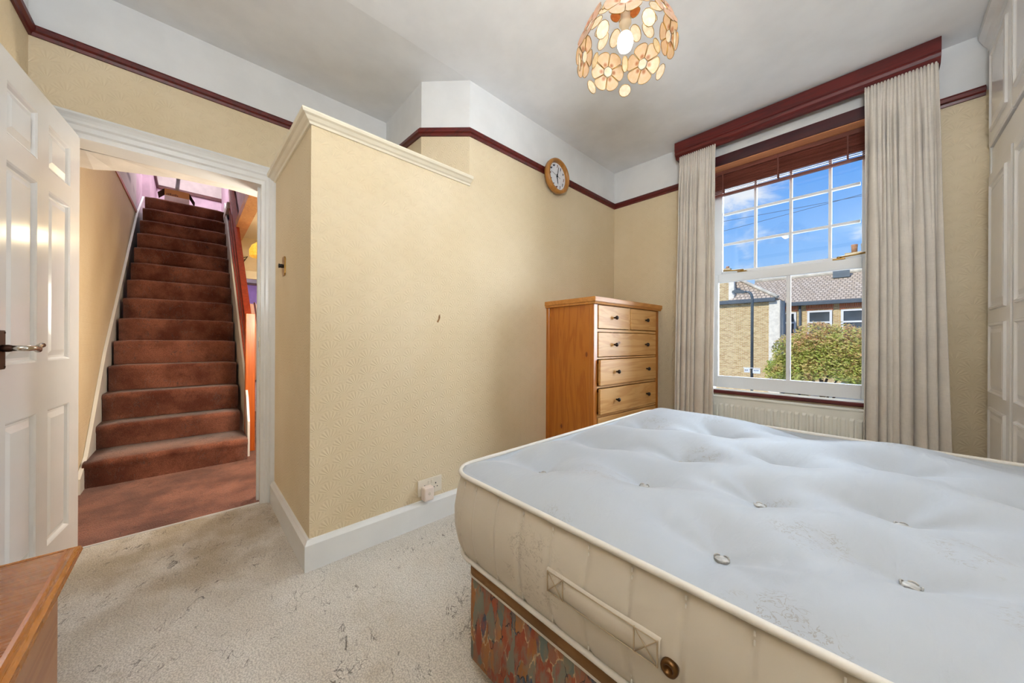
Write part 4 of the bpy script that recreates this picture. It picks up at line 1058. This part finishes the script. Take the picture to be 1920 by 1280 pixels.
g = G(); g.lathe([(.022, .080), (.028, .068), (.031, .052), (.030, .038), (.024, .022), (.010, .012), (.001, .011)], n=20); g.build('bulb', 'bulb_glow', SH, True)
lo = light('pendant_light', 'POINT', (-.708, 1.29, 2.215), 3.2, (1, .84, .60), shadow_soft_size=.035)

# ------------------------------------------------------------ wall clock
ck = thing('wall_clock', 'round wooden wall clock with bird pictures over the picture rail', 'clock', (XC+.052, 2.014, 2.245))
ck.matrix_world = Matrix(((0, 0, 1, XC+.052), (1, 0, 0, 2.014), (0, 1, 0, 2.245), (0, 0, 0, 1))) @ Matrix.Rotation(math.radians(-3), 4, 'Z')
g = G(); g.lathe([(.100, -.024), (.126, -.024), (.129, -.006), (.127, .010), (.118, .018), (.108, .016), (.101, .006), (.100, -.010)], n=48, cap=False); g.build('clock_frame', 'clock_wood', ck, True)
g = G(); g.lathe([(.001, -.014), (.102, -.014), (.102, -.010), (.001, -.010)], n=40); o = g.build('clock_dial', 'clock_face', ck)
for p in o.data.polygons: p.use_smooth = False
def bird(kind):
    b1 = [(-.013, .001), (-.006, .006), (.001, .007), (.006, .012), (.011, .011), (.015, .009), (.010, .006), (.008, -.001), (.002, -.006), (-.005, -.005), (-.011, -.002)]
    b2 = [(-.012, .010), (-.003, .004), (.002, .005), (.011, .012), (.006, .001), (.012, -.008), (.002, -.002), (-.006, -.009), (-.003, -.001)]
    b3 = [(-.006, -.013), (-.001, -.003), (-.003, .006), (.001, .012), (.006, .010), (.005, .003), (.004, -.005), (.0, -.013)]
    return [b1, b2, b3][kind]
kinds = [2, 2, 1, 2, 2, 2, 0, 0, 0, 0, 0, 0]
for h in range(12):
    a = PI/2-h*PI/6; g = G(); pts = bird(kinds[h]); ca, sa = (math.cos(a)*.080, math.sin(a)*.080)
    g.prism([(ca+x, sa+y) for x, y in pts], -.010, -.0094, 'z'); g.build('bird_print', 'bird_ink' if h % 3 else 'bird_ink_brown', ck)
def hand(ang, L, wd_, z, mat='hand_black', tail=.018):
    g = G(); a = PI/2-math.radians(ang); d = Vector((math.cos(a), math.sin(a))); n_ = Vector((-d.y, d.x))
    pts = [-d*tail-n_*wd_, d*L*.8-n_*wd_, d*L, d*L*.8+n_*wd_, -d*tail+n_*wd_]
    g.prism([(p.x, p.y) for p in pts], z, z+.001, 'z'); g.build('clock_hand', mat, ck)
hand(167, .058, .0032, -.007); hand(9, .082, .0026, -.0055); hand(282, .078, .0008, -.004, tail=.034)
g = G(); g.lathe([(.006, -.010), (.006, -.002), (.001, -.001)], n=14); g.build('hub', 'hand_black', ck)

# ------------------------------------------------------------ electrics
so = thing('double_socket', 'cream double wall socket just above the skirting board', 'socket', (XC, .974, .199))
g = G(); g.box(0, .009, -.073, .073, -.043, .043, .003, 0, 2); g.build('socket_plate', 'socket_plastic', so)
g = G()
for yc in (-.034, .034):
    g.box(.0088, .0094, yc-.003, yc+.003, .004, .012); g.box(.0088, .0094, yc-.013, yc-.007, -.014, -.009); g.box(.0088, .0094, yc+.007, yc+.013, -.014, -.009)
g.build('socket_holes', 'black_plastic', so)
for yc in (-.010, .010):
    g = G(); g.box(.009, .0125, yc-.006, yc+.006, .016, .034, .0015); g.build('rocker_switch', 'socket_plastic', so)
pl = thing('plug_in_unit', 'pale pink plug-in unit in the left half of the socket', 'plug', (XC+.009, .946, .180))
g = G(); g.box(0, .042, -.029, .029, -.042, .030, .010, 0, 3); g.build('plug_body', 'plug_plastic', pl, False)
g = G(); g.tube([(.0425, -.007, -.006), (.0425, -.003, .004), (.0425, .003, .006), (.0425, .006, -.004), (.0425, .0, -.010)], .0012, 6); g.build('moulded_mark', 'cream_gloss', pl)
sw = thing('light_switch', 'old brass light switch with a black toggle beside the door frame', 'switch', (-2.265, YB, 1.412))
g = G(); g.prism([(-.034, -.040), (-.022, -.052), (.022, -.052), (.034, -.040), (.034, .040), (.022, .052), (-.022, .052), (-.034, .040)], 0, -.007, 'y'); g.build('switch_plate', 'brass', sw)
g = G(); g.lathe([(.010, -.006), (.012, -.014), (.010, -.020), (.013, -.028), (.004, -.030)], (0, 0, 0), 14, axis='y'); g.build('toggle', 'black_plastic', sw, True)
# chipped patch in the plaster
g = G(); g.prism([(-.012, -.020), (-.004, -.026), (.004, -.012), (.010, .004), (.006, .022), (.0, .012), (-.003, -.006)], 0, .0015, 'x'); o = g.build('plaster_chip', 'divan_border'); o.location = (XC+.0002, 1.027, 1.13)
struct(o); o.name = 'trim_12'; o['label'] = 'small brown tear in the wallpaper'

# ------------------------------------------------------------ the street outside
GZ = -2.9
g = G(); g.box(-40, 30, 3.3, 60, GZ-.2, GZ); struct(g.build('ground', 'asphalt'))
g = G(); g.box(-40, 30, 21.5, 24.2, GZ, GZ+.1); struct(g.build('pavement', 'pavement'))
# wing with the big brick flank
wg = thing('house_wing', 'yellow brick house wing with hipped tiled roof left of the bush', 'house', (-9.0, 27.0, GZ))
def wgx(x): return x+9.0
def wgy(y): return y-27.0
def wgz(z): return z-GZ
g = G(); g.box(wgx(-14), wgx(-4.32), wgy(25), wgy(27.5), 0, wgz(3.55)); g.build('brick_wall', 'stock_brick', wg)
g = G(); g.box(wgx(-14), wgx(-6.45), wgy(24.98), wgy(27.5), wgz(3.55), wgz(5.2)); g.build('brick_wall', 'stock_brick', wg)
g = G(); g.box(wgx(-6.47), wgx(-6.18), wgy(24.95), wgy(25.25), wgz(3.70), wgz(4.95)); g.build('verge', 'stone_white', wg)
g = G(); g.box(wgx(-4.38), wgx(-3.86), wgy(24.94), wgy(25.4), 0, wgz(3.5)); g.build('corner_pilaster', 'stone_white', wg)
g = G(); g.hexa([(wgx(-6.35), wgy(24.8), wgz(3.66)), (wgx(-4.0), wgy(24.8), wgz(3.62)), (wgx(-4.0), wgy(27.5), wgz(3.62)), (wgx(-6.35), wgy(27.5), wgz(3.66)),
        (wgx(-6.35), wgy(26.4), wgz(5.1)), (wgx(-6.2), wgy(26.4), wgz(5.1)), (wgx(-6.2), wgy(27.45), wgz(5.1)), (wgx(-6.35), wgy(27.45), wgz(5.1))]); g.build('tiled_roof', 'roof_tiles', wg)
g = G(); g.tube([(wgx(-3.95), wgy(24.8), wgz(3.66)), (wgx(-6.15), wgy(26.3), wgz(5.12))], .10, 8); g.build('hip_tiles', 'mortar_ridge', wg)
g = G(); g.box(wgx(-14), wgx(-4.05), wgy(24.75), wgy(24.92), wgz(3.42), wgz(3.66), .02); g.build('gutter', 'gutter', wg)
g = G(); g.tube([(wgx(-3.70), wgy(24.85), 0), (wgx(-3.70), wgy(24.85), wgz(3.4))], .09, 8); g.build('drainpipe', 'gutter', wg)
# terrace
tr = thing('terrace_house', 'brick terrace with tiled roof and white windows across the street', 'house', (0, 30, GZ))
def tz(z): return z-GZ
def ty(y): return y-30
g = G(); g.box(-4.6, 6, ty(28), ty(33), 0, tz(3.35)); g.build('brick_wall', 'stock_brick', tr)
g = G(); g.prism([(ty(27.7), tz(3.42)), (ty(27.7), tz(3.52)), (ty(30.6), tz(5.55)), (ty(33.5), tz(3.52)), (ty(33.5), tz(3.42))], -6.2, 6, 'x'); g.build('tiled_roof', 'roof_tiles', tr)
g = G(); g.tube([(-6.2, ty(30.6), tz(5.58)), (6, ty(30.6), tz(5.58))], .17, 8); g.build('ridge_tiles', 'mortar_ridge', tr)
g = G(); g.box(-4.4, 6, ty(27.6), ty(27.75), tz(3.32), tz(3.55), .02); g.build('gutter', 'gutter', tr)
g = G(); g.tube([(-3.32, ty(27.9), 0), (-3.32, ty(27.9), tz(3.35))], .06, 8); g.build('drainpipe', 'gutter', tr)
g = G(); g.box(-1.95, -1.18, ty(29.9), ty(30.1), tz(5.15), tz(5.75)); g.build('skylight', 'lead_grey', tr)
g = G(); g.box(-1.15, 3.5, ty(30.5), ty(31.3), tz(5.3), tz(6.3)); g.build('chimney_base', 'stock_brick', tr)
for (x0, x1, z0, z1) in ((-4.15, -3.50, 1.4, 2.95), (-2.97, -1.84, 1.3, 2.98), (-1.46, .05, 1.3, 2.98)):
    wn = bpy.data.objects.new('house_window', None); COL.objects.link(wn); wn.parent = tr; wn.location = ((x0+x1)/2, ty(27.95), tz(z0)); hw = (x1-x0)/2; hh_ = z1-z0
    g = G(); 
    for a in ((-hw, -hw+.11, 0, hh_), (hw-.11, hw, 0, hh_), (-hw+.11, hw-.11, hh_-.10, hh_), (-hw+.11, hw-.11, 0, .12), (-hw+.11, hw-.11, hh_*.54, hh_*.54+.1)): g.box(a[0], a[1], -.06, .04, a[2], a[3])
    g.build('window_frame', 'upvc', wn)
    g = G(); g.box(-hw+.1, hw-.1, -.01, .0, .1, hh_-.08); g.build('pane', 'far_glass', wn)
for (x0, x1) in ((-4.3, -3.45), (-3.02, -1.80), (-1.52, .12)):
    g = G(); n = 8; top = [(x0+(x1-x0)*i/n, tz(3.0)+.06*math.sin(PI*i/n)) for i in range(n+1)]
    g.prism(top+[(x1+.02, tz(3.34)), (x0-.02, tz(3.34))], ty(27.93), ty(28.02), 'y'); g.build('brick_arch', 'red_brick', tr)
# chimney behind with its pots
cs = thing('chimney_stack', 'distant chimney stack with two clay pots above the sash rail', 'chimney', (-.6, 34, GZ))
g = G(); g.box(-.9, 1.6, -.4, .4, 0, 7.30-GZ); g.box(-.98, 1.7, -.46, .46, 7.18-GZ, 7.32-GZ); g.build('stack', 'stock_brick', cs)
for x, m_ in ((-.51, 'terracotta'), (-.02, 'clay_grey')):
    g = G(); g.lathe([(.15, 7.3-GZ), (.16, 7.75-GZ), (.175, 7.80-GZ), (.175, 7.92-GZ), (.13, 7.92-GZ), (.12, 7.8-GZ)], (x, 0, 0), 14); g.build('chimney_pot', m_, cs, True)
c2 = thing('chimney_stack', 'distant chimney stack low at the left edge of the upper sash', 'chimney', (-8.9, 34, GZ))
g = G(); g.box(-.35, .25, -.3, .3, 0, 7.4-GZ); g.build('stack', 'stock_brick', c2)
g = G(); g.lathe([(.12, 7.4-GZ), (.13, 7.6-GZ), (.10, 7.6-GZ)], (0, 0, 0), 10); g.build('chimney_pot', 'terracotta', c2)
# street lamp
sl = thing('street_lamp', 'grey steel street lamp in front of the brick wing', 'street lamp', (-3.55, 17, GZ))
g = G(); g.tube([(0, 0, 0), (0, 0, 1.2)], .085, 12); g.tube([(0, 0, 1.2), (0, 0, 5.7), (-.02, 0, 5.85), (-.07, 0, 5.97), (-.16, 0, 6.02), (-.26, 0, 6.04)], .052, 10); g.build('pole', 'lamp_steel', sl)
g = G(); g.prism([(-.20, 6.00), (-.30, 6.10), (-.55, 6.16), (-.70, 6.12), (-.72, 6.04), (-.62, 6.01), (-.3, 5.97)], -.09, .09, 'y'); g.build('lamp_head', 'lamp_steel', sl)
g = G(); g.lathe([(.0, 5.96), (.05, 5.98), (.06, 6.03)], (-.66, 0, 0), 10); g.build('lens', 'sign_white', sl)
g = G(); g.box(-.26, -.06, -.07, -.055, 2.66, 2.84, .01); g.box(.04, .30, -.07, -.055, 2.64, 2.82, .01); g.box(-.3, .3, -.06, -.05, 2.84, 2.87); g.build('sign_plate', 'sign_white', sl)
g = G()
for x in (-.23, -.17, .08, .14, .20): g.box(x, x+.035, -.073, -.07, 2.74, 2.78)
g.build('sign_marks', 'sign_ink', sl)
# overhead wires
def wire_obj(p0, p1, sag, label):
    pts = [Vector(p0).lerp(Vector(p1), i/20)-Vector((0, 0, sag*4*(i/20)*(1-i/20))) for i in range(21)]
    tag(G().tube(pts, .007, 5).build('overhead_wire', 'cable'), label, 'wire')
wire_obj((-8.0, 15.2, 5.98), (4.0, 14.8, 5.38), .1, 'thin overhead telephone wire crossing the sky, upper of two')
wire_obj((-9.0, 16, 5.35), (4.0, 15.6, 6.15), .1, 'thin overhead telephone wire crossing the sky, lower at left')
# photinia bush
bu = thing('photinia_bush', 'large red-tipped green bush in front of the terrace windows', 'bush', (-1.6, 20, GZ))
rng = random.Random(21)
g = G(); g.tube([(0, 0, 0), (.05, 0, 1.2), (-.05, .05, 2.3)], [.11, .09, .06], 8)
for k in range(7):
    a = k*.9; g.tube([(0, 0, 1.0+.15*k), (.6*math.cos(a), .4*math.sin(a), 2.0+.2*k), (1.1*math.cos(a), .7*math.sin(a), 2.6+.25*k)], [.05, .035, .015], 6)
g.build('trunk', 'bark', bu)
V = []; F = []
blobs = [(-1.35, 0, 2.6, .75), (-.95, -.1, 3.5, .85), (-.2, -.1, 3.9, .95), (.6, -.1, 3.8, .95), (1.2, 0, 3.5, .95), (1.4, 0, 2.6, .9), (.3, -.2, 2.7, 1.1), (-.6, -.2, 2.5, .95), (2.0, .1, 3.0, .9)]
for i in range(26000):
    bx, by, bz, br = rng.choice(blobs)
    while True:
        d = Vector((rng.gauss(0, 1), rng.gauss(0, 1), rng.gauss(0, 1)))
        if d.length > .1: break
    d.normalize(); rr = br*(rng.random()**.35)
    c = Vector((bx, by, bz))+d*rr*rng.uniform(.9, 1.05)
    if c.z < (1.95 if c.x < -.7 else 2.25)+.2*math.sin(c.x*3+1): continue
    u_ = Vector((rng.gauss(0, 1), rng.gauss(0, 1), rng.gauss(0, .6))).normalized(); v_ = u_.orthogonal().normalized()
    L, Wd = rng.uniform(.05, .10), rng.uniform(.018, .03)
    b0 = len(V); V += [c-u_*L, c+v_*Wd, c+u_*L, c-v_*Wd]; F.append((b0, b0+1, b0+2, b0+3))
me = bpy.data.meshes.new('foliage'); me.from_pydata([tuple(v) for v in V], [], F); me.materials.append(M('photinia_leaf'))
fo = bpy.data.objects.new('foliage', me); COL.objects.link(fo); fo.parent = bu; fo['kind'] = 'stuff'
# parked vans behind the bush
def van(x, y, label):
    c = thing('van', label, 'van', (x, y, GZ), (0, 0, 0))
    pr = [(-2.4, .35), (-2.4, 1.1), (-2.25, 1.22), (-1.7, 1.3), (-1.05, 2.12), (-.8, 2.2), (2.3, 2.24), (2.4, 2.1), (2.42, .35)]
    g = G(); g.prism(pr, -.9, .9, 'y'); g.build('van_body', 'car_white', c)
    g = G(); g.prism([(-1.55, 1.36), (-1.0, 2.0), (-.35, 2.02), (-.35, 1.36)], -.91, .91, 'y'); g.build('side_window', 'far_glass', c)
    g = G(); g.prism([(-.2, 1.40), (-.2, 2.0), (.8, 2.0), (.8, 1.40)], -.91, .91, 'y'); g.build('side_window', 'far_glass', c)
    g = G(); g.prism([(.95, 1.40), (.95, 2.0), (2.1, 2.0), (2.1, 1.40)], -.91, .91, 'y'); g.build('side_window', 'far_glass', c)
    for wx in (-1.5, 1.5):
        for wy in (-.84, .67):
            g = G(); g.lathe([(.05, 0), (.33, .01), (.34, .08), (.33, .16), (.05, .17)], (wx, wy, .34), 18, axis='y'); g.build('wheel', 'tyre', c)
van(-.05, 23.2, 'parked white van half hidden behind the lower part of the bush')
